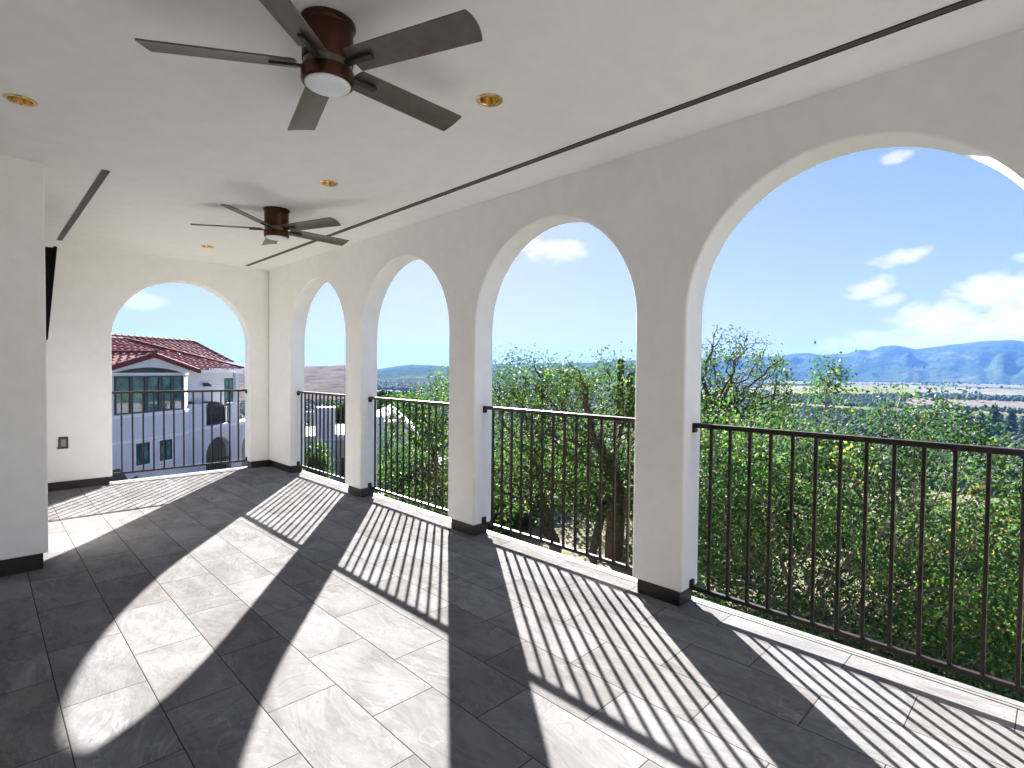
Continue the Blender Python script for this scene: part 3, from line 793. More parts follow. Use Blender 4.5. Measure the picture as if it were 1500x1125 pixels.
# ---- trees further down the slope: a few kinds, copied
def crown_blob(rng, rad, h, n, size, mat, t, taper=False):
    k = 9
    ells = []
    for i in range(k):
        a = rng.uniform(0, 2 * PI); rr = rad * rng.uniform(.15, .62)
        ells.append(((rr * math.cos(a), rr * math.sin(a), h * rng.uniform(.42, .8)), (rad * rng.uniform(.35, .55), rad * rng.uniform(.35, .55), h * rng.uniform(.14, .24))))
    p = []
    for c_, r_ in ells:
        m = n // k; v = rng.normal(0, 1, (m, 3)); v /= np.linalg.norm(v, axis=1)[:, None]; v *= rng.uniform(.72, 1.05, m)[:, None]
        p.append(np.array(c_) + v * np.array(r_))
    p = np.concatenate(p)
    tint = fbm(p[:, 0] * 1.6 / rad + 20, p[:, 1] * 1.6 / rad + p[:, 2] * 1.6 / rad + 20, 3, 3)
    return leaves(rng, p, 2, size * .4, size, 'crown', mat, t, tint)
def far_tree(name, seed, rad, h, n, size, mat, lab):
    rng = np.random.default_rng(seed); t = empty(name); 
    crown_blob(rng, rad, h, n, size, mat, t)
    m = MB(); m.lathe([(rad * .09, -1.5), (rad * .06, h * .3), (rad * .03, h * .62)], seg=7)
    for k in range(4):
        a = rng.uniform(0, 6.28); q = (rad * .45 * math.cos(a), rad * .45 * math.sin(a), h * .6)
        m.add([(rad * .04, 0, h * .28), (-rad * .03, rad * .03, h * .28), (-rad * .02, -rad * .03, h * .3), q], [(0, 1, 3), (1, 2, 3), (2, 0, 3)])
    m.build('trunk', M['bark'], t)
    return t
def conifer(name, seed, rad, h, mat):
    rng = np.random.default_rng(seed); t = empty(name)
    MB().lathe([(h * .018, -2), (h * .012, h * .5), (.02, h * .97)], seg=7).build('trunk', M['bark'], t)
    p = []
    for k in range(34):
        z = h * (.12 + .87 * (k / 34) ** .9); rr = rad * (1 - (z / h)) ** .8 * rng.uniform(.8, 1.1) + .05
        m = int(26 * rr / rad) + 6; a = rng.uniform(0, 2 * PI, m); s = rng.uniform(.35, 1, m) ** .6
        p.append(np.stack([rr * s * np.cos(a), rr * s * np.sin(a), z - .22 * rr * s + rng.normal(0, h * .006, m)], 1))
    p = np.concatenate(p)
    leaves(rng, p, 4, h * .022, h * .075, 'crown', mat, t, fbm(p[:, 0] / rad * 2 + 9, p[:, 2] / rad + 9, 3, seed), droop=.6)
    return t
def put(t, first, az, r, lab, s=1.0, rot=0, z=None, cat='tree', group=None):
    o = t if first else copy_tree(t)
    v = polar(az, r); o.location = (v.x, v.y, gz(v.x, v.y) if z is None else z); o.rotation_euler = (0, 0, rot); o.scale = (s, s, s)
    tag(o, lab, cat, group); return o

oak_a = far_tree('round_tree', 41, 4.2, 7.5, 5200, .42, M['leaf_far'], '')
oak_b = far_tree('round_tree', 42, 3.6, 6.0, 5200, .36, M['leaf_olive'], '')
oak_c = far_tree('round_tree', 43, 3.2, 6.5, 4200, .38, M['leaf_lime'], '')
red_a = far_tree('autumn_tree', 44, 3.0, 6.0, 3200, .40, M['leaf_gold'], '')
con_a = conifer('conifer_tree', 45, 5.6, 27, M['needle'])
pine = far_tree('pine_tree', 46, 2.6, 7.2, 4200, .34, M['needle'], '')
SLOPE = 'trees on the slope below the nearest arch'
rows = [(oak_a, 84.2, 62, .85, 'dark rounded tree just right of the leafy shrub, above the railing line'), (oak_b, 87.0, 58, .95, 'grey-green spreading tree at the right edge below the top rail'),
        (oak_a, 86.6, 78, 1.0, 'deep green tree behind the grey-green spreading tree'), (oak_b, 84.9, 52, .7, 'small grey-green tree below the dark rounded tree'), (oak_b, 88.6, 44, .8, 'pale grey-green tree cut by the right frame edge'),
        (oak_a, 83.0, 105, 1.0, 'dark tree half hidden by the top of the leafy shrub'), (oak_c, 87.0, 150, .95, 'yellow-green rounded tree above the right end of the top rail'), (oak_c, 88.3, 138, .8, 'smaller yellow-green tree touching the right frame edge'),
        (red_a, 88.4, 122, .8, 'reddish tree just above the top rail at the right frame edge'), (red_a, 85.6, 400, 1.6, 'rust-coloured tree at the foot of the tall conifers'), (oak_a, 84.0, 210, 1.2, 'dark wide tree left of the yellow-green rounded tree'),
        (oak_a, 85.2, 170, 1.0, 'dark green tree left of the yellow-green pair'), (oak_b, 82.2, 140, 1.1, 'blue-green tree behind the right shoulder of the leafy shrub'), (oak_a, 79.6, 160, 1.2, 'dark tree glimpsed through the upper leaves of the leafy shrub')]
seen = set()
for t, az, r, s, lab in rows:
    put(t, id(t) not in seen, az, r, lab, s, rot=az * 3.7, group=SLOPE); seen.add(id(t))
CONS = [(86.3, 820, 1.0, 'tallest dark conifer standing alone above the yellow-green tree'), (84.7, 860, .78, 'dark conifer at the left end of the conifer row'), (85.5, 900, .70, 'slim conifer between the tallest one and the left one'), (87.3, 880, .80, 'dark conifer to the right of the tallest one'), (88.1, 840, .72, 'conifer at the right frame edge of the conifer row')]
for k, (az, r, s, lab) in enumerate(CONS): put(con_a, k == 0, az, r, lab, s * 1.4, rot=k * 1.3, group='row of tall conifers in the valley')
put(pine, True, 31.2, 62, 'dark pine crown left of the pair seen over the third railing', .95, z=-7.0, group='dark pines beyond the third arch')
put(pine, False, 32.9, 66, 'dark pine crown right of the pair seen over the third railing', 1.0, rot=1, z=-7.6, group='dark pines beyond the third arch')
for az, r, s, lab in ((33.4, 50, 1.0, 'blue-green tree behind the white gabled roof'), (35.6, 58, 1.1, 'dark green tree behind the yellow-green tree of the third arch'), (27.2, 60, .75, 'dark tree behind the flat-roofed house, under the fourth top rail'), (29.3, 60, 1.2, 'wide dark tree behind the pier between the two farthest arches'),
                      (44.0, 70, 1.2, 'dark tree deep behind the left oak crown'), (51.5, 75, 1.2, 'dark tree deep behind the forked oak crown'), (70.5, 60, 1.0, 'dark tree deep behind the half-bare oak')):
    put(oak_a, False, az, r, lab, s, rot=az, group='trees on the slope behind the oaks')

rngm = np.random.default_rng(5); k_ = 0
while k_ < 96:
    az = rngm.uniform(60, 96) if k_ < 56 else rngm.uniform(26, 60); r = 95 * (620 / 95) ** rngm.uniform(0, 1)
    if abs(az - 86.5) < 2.2 and 100 < r < 330: continue
    put((oak_a, oak_b, oak_a)[k_ % 3], False, az, r, ('rounded dark tree of the wooded slope, one among many alike', 'spreading grey-green tree of the wooded slope, one among many alike', 'rounded dark tree of the wooded slope, one among many alike')[k_ % 3],
        rngm.uniform(.8, 1.35), rot=rngm.uniform(0, 6), group=('dark trees', 'grey-green trees', 'dark trees')[k_ % 3] + ' of the wooded slope'); k_ += 1

k_ = 0
while k_ < 34:
    az = rngm.uniform(82.5, 92); r = 66 * (330 / 66) ** rngm.uniform(0, 1) 
    if abs(az - 87.4) < 1.2 and 110 < r < 165: continue
    put((oak_b, oak_a)[k_ % 2], False, az, r, ('spreading grey-green tree of the wooded slope, one among many alike', 'rounded dark tree of the wooded slope, one among many alike')[k_ % 2], rngm.uniform(.8, 1.2), rot=rngm.uniform(0, 6),
        group=('grey-green trees', 'dark trees')[k_ % 2] + ' of the wooded slope'); k_ += 1

# ---- far-off woods of the valley: one mass
def woods():
    rng = np.random.default_rng(77)
    bm = bmesh.new(); bmesh.ops.create_icosphere(bm, subdivisions=1, radius=1); 
    iv = np.array([v.co[:] for v in bm.verts]); ifc = np.array([[v.index for v in f.verts] for f in bm.faces]); bm.free()
    n = 90000
    az = rng.uniform(8, 98, n); r = 430 * (6400 / 430) ** rng.uniform(0, 1, n)
    x = r * np.sin(np.radians(az)); y = r * np.cos(np.radians(az))
    d = fbm(x / 330, y / 1500, 5, 12)                       # long belts of trees across the view
    line = np.abs(((x * .96 - y * .28) / 410) % 1 - .5)
    edge = (line < .022) & (fbm(x / 700, y / 300, 3, 5) > .42)
    m0 = az > 29.5
    thr = np.where(az < 58, .40, np.where(r < 1050, .41, .535))
    m = ((d > thr) | edge) & (m0 | (r < 1250))
    for a0, a1, ra, rb, _ in FIELDS: m &= ~((az > a0 - .05) & (az < a1 + .05) & (r > ra * .99) & (r < rb * 1.01))
    x, y, r = x[m], y[m], r[m]; n = len(x)
    s = rng.uniform(1.8, 4.4, n) * np.clip(r / 1500, .9, 1.7)
    V = iv[None] * s[:, None, None] * rng.uniform(.75, 1.25, (n, len(iv), 1)); V[:, :, 2] *= rng.uniform(.9, 1.5, n)[:, None]
    V += np.stack([x, y, np.maximum(ground_z(x, y), VALLEY - 2) + s * .55], 1)[:, None]
    F = (ifc[None] + (np.arange(n) * len(iv))[:, None, None]).reshape(-1, 3)
    rd = np.repeat(rng.uniform(0, 1, n), len(ifc))
    o = npmesh('woods', V.reshape(-1, 3), F, M['leaf_far'], rnd=rd)
    o['kind'] = 'stuff'
woods()

# ---- neighbouring houses
def mat_rooftile():
    t = NT('glazed_roof_tile'); p = t.obj()
    n = t.noise(p, 3.2, 4, .6); n2 = t.noise(p, 22, 4, .6)
    c = t.ramp(n, [(.25, (.16, .045, .034)), (.5, (.30, .09, .068)), (.75, (.42, .19, .15))])
    c = t.mix(1.0, c, t.ramp(n2, [(.3, (.75, .75, .75)), (.7, (1.15, 1.15, 1.15))]), 'MULTIPLY')
    t.l(c, t.b.inputs['Base Color']); t.s(t.b, Roughness=.36); t.b.inputs['Specular IOR Level'].default_value = .5
    return t.m
def mat_window():
    t = NT('window_glass'); p = t.obj()
    n = t.noise(p, 1.6, 4, .6)
    t.l(t.ramp(n, [(.35, (.014, .04, .036)), (.52, (.05, .14, .12)), (.70, (.14, .28, .25))]), t.b.inputs['Base Color'])  # mottled green painted in for reflections, over the teal tint
    t.s(t.b, Roughness=.04); t.b.inputs['Specular IOR Level'].default_value = .9
    return t.m
M['rooftile'] = mat_rooftile(); M['window'] = mat_window()
M['roofcap'] = plain('matt_ridge_tile', (.15, .042, .032), .75, var=.3, scale=5, spec=.12)
M['house_white'] = mat_plaster('house_stucco', (.61, .605, .60), .3)
M['frame_dark'] = plain('dark_window_frame', (.018, .026, .030), .4)
M['trim_white'] = plain('white_trim', (.72, .72, .72), .5, var=.04)
M['asphalt'] = plain('driveway_concrete', (.085, .085, .09), .9, var=.15, scale=2, bump=.3)
M['rock'] = plain('brown_rock', (.075, .055, .045), .9, var=.5, scale=4, bump=.8, bscale=9)
M['cover'] = plain('navy_cover', (.010, .014, .030), .55, var=.3)

def tile_field(p0, du, dv, w, h, inside, tw=.36, cl=.42):
    """barrel tiles: p0 eave corner, du along the eave, dv up the slope; returns an MB"""
    du = Vector(du).normalized(); dv = Vector(dv).normalized(); nn = du.cross(dv)
    if nn.z < 0: nn = -nn
    nu = int(w / tw * 8); nv = int(h / cl) * 3
    us = np.linspace(0, w, nu + 1); rows = []
    m = MB()
    vlist = []
    for k in range(int(h / cl) + 1):
        for e in (0, .97): vlist.append((k, e))
    idx = {}
    def vert(i, j):
        if (i, j) in idx: return idx[(i, j)]
        k, e = vlist[j]; u = us[i]; v = min(h, (k + e) * cl)
        ph = (u / tw) % 1.0
        z = .060 * max(0.0, math.sin(PI * min(1, ph / .5))) if ph < .5 else -.004
        z += .045 * (1 - e)
        q = Vector(p0) + du * u + dv * v + nn * z
        m.v.append(tuple(q)); idx[(i, j)] = len(m.v) - 1; return idx[(i, j)]
    for j in range(len(vlist) - 1):
        va = vlist[j]; vc = (va[0] + (.5 if va[1] == 0 else 1.0)) * cl
        for i in range(nu):
            if inside((us[i] + us[i + 1]) / 2, min(h, vc)):
                m.f.append((vert(i, j), vert(i + 1, j), vert(i + 1, j + 1), vert(i, j + 1)))
    return m
def ridge_cap(m, a, b, r=.11, n=None):
    a = Vector(a); b = Vector(b); d = (b - a); L = d.length; d.normalize(); s = d.cross(Vector((0, 0, 1))).normalized(); u = s.cross(d)
    n = n or max(1, int(L / .34))
    for k in range(n):
        p = a + d * (L * k / n); q = a + d * (L * (k + 1) / n + .04); vs = []; r0, r1 = r, r * .82
        for pp, rr in ((p, r0), (q, r1)):
            for j in range(7):
                an = PI * j / 6; vs.append(tuple(pp + s * rr * math.cos(an) + u * rr * math.sin(an)))
        m.add(vs, [(j, j + 1, j + 8, j + 7) for j in range(6)] + [tuple(range(7))])

def window(parent, a0, a1, z0, z1, y, mull=0, fr=.06, trim=0, name='window'):
    """in the house frame: glass faces -y"""
    m = MB(); m.box(a0, a0 + fr, y - .05, y + .02, z0, z1).box(a1 - fr, a1, y - .05, y + .02, z0, z1).box(a0 + fr, a1 - fr, y - .05, y + .02, z0, z0 + fr).box(a0 + fr, a1 - fr, y - .05, y + .02, z1 - fr, z1)
    for k in range(mull):
        x = a0 + (a1 - a0) * (k + 1) / (mull + 1); m.box(x - .02, x + .02, y - .048, y + .018, z0 + fr, z1 - fr)
    w = m.build(name, M['frame_dark'], parent)
    MB().box(a0 + fr, a1 - fr, y - .02, y + .01, z0 + fr, z1 - fr).build('pane', M['window'], w)
    if trim:
        m = MB(); e = trim
        m.box(a0 - e, a0, y - .035, y + .02, z0 - e, z1 + e).box(a1, a1 + e, y - .035, y + .02, z0 - e, z1 + e).box(a0, a1, y - .035, y + .02, z1, z1 + e).box(a0, a1, y - .045, y + .02, z0 - e, z0)
        m.build('surround', M['trim_white'], w)
    return w

HO = (6.37, 27.4, 0.0); HR = R(35)
hs = empty('tiled_house', HO, HR)
tag(hs, 'two-storey white house with dark red barrel-tile roof and a glazed bay', 'house')
W_ = M['house_white']
GZ = -4.2
# left block, bay
MB().box(-8, .35, 0, 6.5, GZ, 1.13).build('wall', W_, hs)
bay = MB(); bay.prism([(-5.0, .02), (-4.35, -.45), (-3.85, -.6), (-.36, -.6), (.1, -.35), (.36, .02)], 2, GZ, 1.12)
bay.build('bay', W_, hs)
m = MB()
for z0, z1, e in ((-1.56, -1.46, .035), (-.60, -.47, .06), (1.03, 1.125, .04)):
    m.prism([(-5.0 - e, .0), (-4.35 - e * .5, -.45 - e), (-3.85, -.6 - e), (-.36, -.6 - e), (.1 + e, -.35 - e), (.36 + e, .0)], 2, z0, z1)
m.build('bay_moulding', M['trim_white'], hs)
for a0, a1 in ((-3.74, -3.08), (-3.02, -2.40), (-2.32, -1.72), (-1.62, -1.08), (-1.02, -.48)): window(hs, a0, a1, -.45, 1.0, -.6, 0, .05)
m = MB()
for a0, a1 in ((-3.08, -3.02), (-2.40, -2.32), (-1.72, -1.62), (-1.08, -1.02)): m.box(a0, a1, -.645, -.59, -.45, 1.0)
m.build('window_post', M['frame_dark'], hs)
window(hs, -2.84, -2.22, -2.5, -1.64, -.6, 1, .05, .07); window(hs, -1.72, -1.09, -2.5, -1.66, -.6, 1, .05, .07)
# gable over the bay: plate with an arched soffit, two tiled slopes, red edge tiles
ax, az_, gl, gr, ze = -2.30, 1.86, -4.66, .06, 1.22
n = 24; arc = [(-4.05 + (3.26) * k / n, 1.125 + .215 * math.sin(PI * k / n) ** .8) for k in range(n + 1)]
MB().prism([(gl + .05, 1.125)] + arc + [(gr - .05, 1.125), (gr - .02, ze - .03), (ax, az_ - .11), (gl + .02, ze - .03)], 1, -.93, -.80).build('gable', M['house_white'], hs)
MB().box(-4.2, -.6, -.62, -.595, 1.12, 1.5).build('gable_shade_panel', M['frame_dark'], hs)  # dark panel painted as the shade under the arched soffit
sl_ = (az_ - ze) / (ax - gl)
for sgn, x0 in ((1, gl), (-1, gr)):
    dv = (sgn * 1.0, 0, sl_); L = math.hypot(ax - gl, az_ - ze)
    tile_field((x0, -1.0, ze), (0, 1, 0), dv, 5.0, L, lambda u, v: True).build('roof_slope', M['rooftile'], hs)
    m = MB(); ridge_cap(m, (x0, -.98, ze + .02), (ax, -.98, az_ + .02), .07)
    m.prism([(x0 - sgn * .03, ze - .12), (x0 - sgn * .03, ze + .04), (ax, az_ + .04), (ax, az_ - .12)], 1, -1.05, -.94)
    m.build('edge_tiles', M['roofcap'], hs)
m = MB(); ridge_cap(m, (ax, -1.02, az_ + .06), (ax, 3.2, az_ + .06)); m.build('ridge_tiles', M['roofcap'], hs)
# main hipped roof
ex, ey, ez, s_ = 5.05, .55, 1.26, .36
Lh = 3.7; sn = math.hypot(1, s_)
tile_field((-8.5, ey, ez), (1, 0, 0), (0, 1, s_), ex + 8.5, Lh * sn, lambda u, v: u < (ex + 8.5) - v / sn and not (u - 8.5 < .0 and v < .0)).build('roof_slope', M['rooftile'], hs)
tile_field((ex, ey, ez), (0, 1, 0), (-1, 0, s_), Lh * 2, Lh * sn, lambda u, v: v / sn < u < Lh * 2 - v / sn).build('roof_slope', M['rooftile'], hs)
m = MB(); ridge_cap(m, (ex, ey, ez + .06), (ex - Lh, ey + Lh, ez + Lh * s_ + .08), .12); ridge_cap(m, (-8.5, ey + Lh, ez + Lh * s_ + .06), (ex - Lh, ey + Lh, ez + Lh * s_ + .06), .12)
m.build('ridge_tiles', M['roofcap'], hs)
MB().box(-8, ex - .05, ey + .02, ey + .14, ez - .17, ez - .01).box(ex - .17, ex - .05, ey + .145, ey + 2 * Lh, ez - .17, ez - .01).build('fascia', M['trim_white'], hs)
MB().box(.36, ex - .18, ey + .145, 7, ez - .10, ez - .03).build('soffit', W_, hs)
# rear roof: its gabled end steps down behind the hip
L2 = 2.5 * math.hypot(1, .45)
tile_field((-1.0, 2.0, 1.635), (1, 0, 0), (0, 1, .45), 7.1, L2, lambda u, v: True).build('roof_slope', M['rooftile'], hs)
m = MB(); ridge_cap(m, (-1, 4.5, 2.80), (6.1, 4.5, 2.80), .12); ridge_cap(m, (6.08, 2.0, 1.66), (6.08, 4.5, 2.80), .10); m.build('ridge_tiles', M['roofcap'], hs)
MB().box(-2, 5.95, 2.5, 6.4, GZ, 1.72).build('rear_wall', W_, hs)
# right part: arcade below, balcony above
m = MB(); m.prism(comb(.36, 6.4, [(2.49, .87, -2.87), (5.0, .87, -2.87)], GZ, -1.56, 24), 1, 0, .3)
m.build('arcade', W_, hs)
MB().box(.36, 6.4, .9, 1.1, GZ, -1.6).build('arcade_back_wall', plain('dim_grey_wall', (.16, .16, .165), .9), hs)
MB().box(.36, 6.4, -.07, 1.0, -1.555, -1.42).build('balcony_slab', M['trim_white'], hs)
MB().box(.36, 1.65, 0, .22, -1.418, -.40).box(.32, 1.69, -.03, .25, -.398, -.34).build('parapet', W_, hs)
MB().box(3.32, 3.98, 0, .22, -1.418, -.46).box(3.28, 4.02, -.03, .25, -.458, -.40).build('parapet', W_, hs)
MB().box(3.75, 3.95, .03, .2, -.398, 1.1).build('post', W_, hs)
MB().box(.36, 5.0, .9, 6.5, -1.418, 1.2).build('upper_wall', W_, hs)
window(hs, 3.95, 4.65, -.62, .82, .9, 1, .05, .06)
lp = MB(); lp.box(2.50, 2.62, .78, .899, .46, .60).lathe([(.02, .62), (.17, .50), (.19, .44)], (2.56, .68, 0), 14); lp.build('wall_lamp', M['frame_dark'], hs)
def bars(a0, a1, name):
    m = MB(); m.box(a0, a1, .08, .12, -.52, -.47).box(a0, a1, .08, .12, -1.36, -1.32)
    k = int((a1 - a0) / .12)
    for i in range(1, k): x = a0 + (a1 - a0) * i / k; m.box(x - .01, x + .01, .09, .11, -1.32, -.52)
    m.build(name, M['rail'], hs)
bars(1.66, 3.31, 'balcony_rail'); bars(4.03, 6.3, 'balcony_rail')
m = MB()
for i in range(15): x = 1.66 + 1.66 * i / 14; m.box(x - .012, x + .012, .10, .125, GZ + .2, -3.15)
m.box(1.62, 3.36, .09, .135, -3.15, -3.10); m.build('arcade_fence', M['rail'], hs)

def covered_grill(a, y, w, d, h, lab):
    c, s = math.cos(HR), math.sin(HR)
    t = empty('covered_grill', (HO[0] + a * c - y * s, HO[1] + a * s + y * c, -1.42), HR); tag(t, lab, 'grill cover')
    m = MB(); n = 14; prof = [(-w / 2, .0), (w / 2, .0), (w / 2 + .02, h * .55)]
    prof += [(w * .5 * math.cos(PI * k / n), h * .62 + h * .38 * math.sin(PI * k / n)) for k in range(n + 1)] + [(-w / 2 - .02, h * .55)]
    m.prism(prof, 1, -d / 2, d / 2); m.build('cover', M['cover'], t, bevel=.05)
    MB().box(-w * .3, w * .3, -d / 2 - .03, -d / 2 + .01, h * .5, h * .56).build('cover_strap', M['frame_dark'], t)
covered_grill(2.52, .52, 1.5, .55, 1.12, 'navy covered grill in the balcony gap of the red-roofed house')
covered_grill(.98, .52, 1.0, .5, 1.22, 'navy cover peeking over the white parapet of the red-roofed house')

# driveway and rocks below the end arch
dv_ = MB(); c_, s_2 = math.cos(HR), math.sin(HR)
def HL(a, y, z): return (HO[0] + a * c_ - y * s_2, HO[1] + a * s_2 + y * c_, z)
N_ = 24
vs = []
for i in range(N_ + 1):
    for j in range(9):
        a = -9 + 18 * i / N_; y = -11 + 11.0 * j / 8; q = HL(a, y, 0); vs.append((q[0], q[1], gz(q[0], q[1]) + .05))
dv_.add(vs, [(i * 9 + j, (i + 1) * 9 + j, (i + 1) * 9 + j + 1, i * 9 + j + 1) for i in range(N_) for j in range(8)])
struct(dv_.build('driveway', M['asphalt'], smooth=60))
def rock(seed, loc, s, lab):
    rng = random.Random(seed); bm = bmesh.new(); bmesh.ops.create_icosphere(bm, subdivisions=3, radius=1)
    for v in bm.verts:
        k = .75 + .5 * mnoise.noise(v.co * 1.3 + Vector((seed, 0, 0))) + .22 * mnoise.noise(v.co * 3.6 + Vector((0, seed, 0)))
        v.co = Vector((v.co.x * k * s[0], v.co.y * k * s[1], v.co.z * k * s[2]))
    me = bpy.data.meshes.new('boulder'); bm.to_mesh(me); bm.free(); me.materials.append(M['rock'])
    o = bpy.data.objects.new('boulder', me); COL.objects.link(o); o.location = loc
    tag(o, lab, 'rock', 'boulders at the driveway edge')
for k, (az, r, s, lab) in enumerate([(7.9, 23.2, (1.5, 1.1, 1.75), 'largest brown boulder at the left foot of the end arch view'), (9.9, 23.0, (1.0, .8, 1.25), 'low flat brown boulder right of the largest one'), (9.0, 21.5, (.9, .8, 1.0), 'small brown boulder in front of the largest one'), (6.6, 22.4, (1.0, .9, 1.45), 'brown boulder cut by the left jamb of the end arch')]):
    v = polar(az, r); rock(k + 3, (v.x, v.y, gz(v.x, v.y) + .05), s, lab)

# second neighbour: flat-roofed white house with a tall plain tower (seen through the arch beside the corner)
h2o = polar(26.0, 27.0); H2R = R(-26)
h2 = empty('flat_roof_house', (h2o.x, h2o.y, 0), H2R)
tag(h2, 'pale flat-roofed house with a tall plain tower, behind the railing beside the far corner', 'house')
MB().box(-.55, .28, 0, .9, -5, -.55).build('tower', W_, h2, bevel=.02)
MB().box(-.60, .33, -.05, .95, -.549, -.47).build('tower_cap', M['trim_white'], h2)
MB().box(-.6, .33, -.03, 0, -2.02, -1.93).build('band', M['trim_white'], h2)
MB().box(.285, 3.4, .25, 5, -5, -2.05).build('wall', plain('cream_wall', (.50, .44, .36), .8), h2)
MB().box(.285, 3.5, .1, 5.2, -2.048, -1.78).build('roof_parapet', M['trim_white'], h2)
MB().box(-1.7, -.555, .5, 5, -5, -1.95).box(-1.8, -.555, .4, 5.1, -1.948, -1.85).build('wing', W_, h2)
m = MB()
for x in (-1.5, -1.28, -1.06, -.84, -.66): m.box(x - .03, x + .03, .55, .61, -1.848, -.75)
m.box(-1.6, -.6, .53, .63, -.748, -.68); m.build('pergola', M['trim_white'], h2)
window(h2, .55, 1.05, -3.9, -2.9, .25, 1, .05, .05); window(h2, 1.5, 2.0, -3.9, -2.9, .25, 1, .05, .05)

# third neighbour: white gabled roof and a narrow wall end
h3o = polar(31.9, 25.0); H3R = R(-31)
h3 = empty('gabled_house', (h3o.x, h3o.y, 0), H3R)
tag(h3, 'white house with a low gabled roof and narrow wall end behind the third railing', 'house')
MB().box(-.62, -.22, -.2, .3, -5, -.75).build('wall_end', W_, h3, bevel=.02)
MB().box(-.2, .9, 1.0, 6, -5, -1.45).build('wall', W_, h3)
m = MB(); m.prism([(-1.3, -1.25), (.2, -.62), (1.35, -1.62), (1.35, -1.74), (.2, -.76), (-1.3, -1.38)], 1, .4, 6.4); m.build('roof', M['trim_white'], h3)
m = MB(); m.box(-1.2, .9, .55, .7, -1.50, -1.40); m.build('eave_beam', M['trim_white'], h3)
# low garden wall under the nearest arch
gw = MB(); 
for k in range(9):
    a0, a1 = 81 + k * 1.3, 82.28 + k * 1.3
    p, q = polar(a0, 10.5), polar(a1, 10.6); zg = min(gz(p.x, p.y), gz(q.x, q.y))
    d = (q - p).normalized(); nrm = Vector((-d.y, d.x, 0)) * .15
    pts = [p - nrm, q - nrm, q + nrm, p + nrm]
    zt = -2.15
    gw.add([(v.x, v.y, zg - .3) for v in pts] + [(v.x, v.y, zt) for v in pts], [(3, 2, 1, 0), (4, 5, 6, 7), (0, 1, 5, 4), (1, 2, 6, 5), (2, 3, 7, 6), (3, 0, 4, 7)])
tag(gw.build('garden_wall', M['rock']), 'low dark stone garden wall below the right part of the nearest railing', 'wall')

# ---- the air between here and the hills
def haze():
    o = MB().box(-13000, 13000, -13000, 13000, -1120, 530).build('haze', None)
    m = bpy.data.materials.new('haze'); m.use_nodes = True; t = m.node_tree
    for nd in list(t.nodes):
        if nd.type != 'OUTPUT_MATERIAL': t.nodes.remove(nd)
    v = t.nodes.new('ShaderNodeVolumePrincipled'); v.inputs['Color'].default_value = (.15, .37, .90, 1); v.inputs['Density'].default_value = HAZE; v.inputs['Anisotropy'].default_value = .0
    t.links.new(v.outputs[0], t.nodes['Material Output'].inputs['Volume'])
    o.data.materials.append(m); o['kind'] = 'stuff'
HAZE = 5.4e-5
haze()


# ------------------------------------------------------------------ camera
f_px, yaw, pit, rol, H = 795.7, R(44.62), R(-1.43), R(.60), 1.37
rt = Vector((math.cos(yaw), -math.sin(yaw), 0))
up = Vector((-math.sin(pit) * math.sin(yaw), -math.sin(pit) * math.cos(yaw), math.cos(pit)))
fw = Vector((math.cos(pit) * math.sin(yaw), math.cos(pit) * math.cos(yaw), math.sin(pit)))
r2 = math.cos(rol) * rt + math.sin(rol) * up
u2 = -math.sin(rol) * rt + math.cos(rol) * up
cam = bpy.data.cameras.new('Camera'); co = bpy.data.objects.new('Camera', cam); COL.objects.link(co)
co.matrix_world = Matrix(((r2.x, u2.x, -fw.x, 0), (r2.y, u2.y, -fw.y, 0), (r2.z, u2.z, -fw.z, H), (0, 0, 0, 1)))
cam.sensor_width = 36; cam.lens = 36 * f_px / 1500; cam.clip_start = .02; cam.clip_end = 60000
sc.camera = co

# ------------------------------------------------------------------ light
SUN_EL = R(27.6); SUN_AZ = math.atan2(1, 1.285)          # azimuth measured from +Y towards +X
sd = Vector((math.sin(SUN_AZ) * math.cos(SUN_EL), math.cos(SUN_AZ) * math.cos(SUN_EL), math.sin(SUN_EL)))
sl = bpy.data.lights.new('Sun', 'SUN'); so = bpy.data.objects.new('Sun', sl); COL.objects.link(so)
sl.energy = 4.0; sl.angle = R(.53); sl.color = (1, .965, .92)
so.rotation_euler = (-sd).to_track_quat('-Z', 'Y').to_euler()
so.location = sd * 50

w = bpy.data.worlds.new('World'); sc.world = w; w.use_nodes = True
nt = w.node_tree; bg = nt.nodes['Background']
sky = nt.nodes.new('ShaderNodeTexSky'); sky.sky_type = 'NISHITA'; sky.sun_disc = False
sky.sun_elevation = SUN_EL; sky.sun_rotation = SUN_AZ; sky.altitude = 100; sky.air_density = 1.0; sky.dust_density = .3; sky.ozone_density = 2.0
SKY_G = (.232, .283, .69); SKY_K = (.146, .196, .472); CLOUD = (1.50, 1.40, 1.33, 1)
# clouds: soft patches of white at their bearings in the sky, broken up by noise
N_ = nt.nodes; Lk = nt.links
def wmath(op, a, b=None, c=None, clamp=False):
    nd = N_.new('ShaderNodeMath'); nd.operation = op; nd.use_clamp = clamp
    for i, v in enumerate((a, b, c)):
        if v is None: continue
        if isinstance(v, (int, float)): nd.inputs[i].default_value = v
        else: Lk.new(v, nd.inputs[i])
    return nd.outputs[0]
tcw = N_.new('ShaderNodeTexCoord'); dirv = tcw.outputs['Generated']
def wnoise(scale, detail, rough, dist=0):
    mp = N_.new('ShaderNodeMapping'); mp.inputs['Scale'].default_value = (1, 1, 1.9); Lk.new(dirv, mp.inputs['Vector'])
    nd = N_.new('ShaderNodeTexNoise'); nd.inputs['Scale'].default_value = scale; nd.inputs['Detail'].default_value = detail; nd.inputs['Roughness'].default_value = rough; nd.inputs['Distortion'].default_value = dist
    Lk.new(mp.outputs[0], nd.inputs['Vector']); return nd.outputs['Fac']
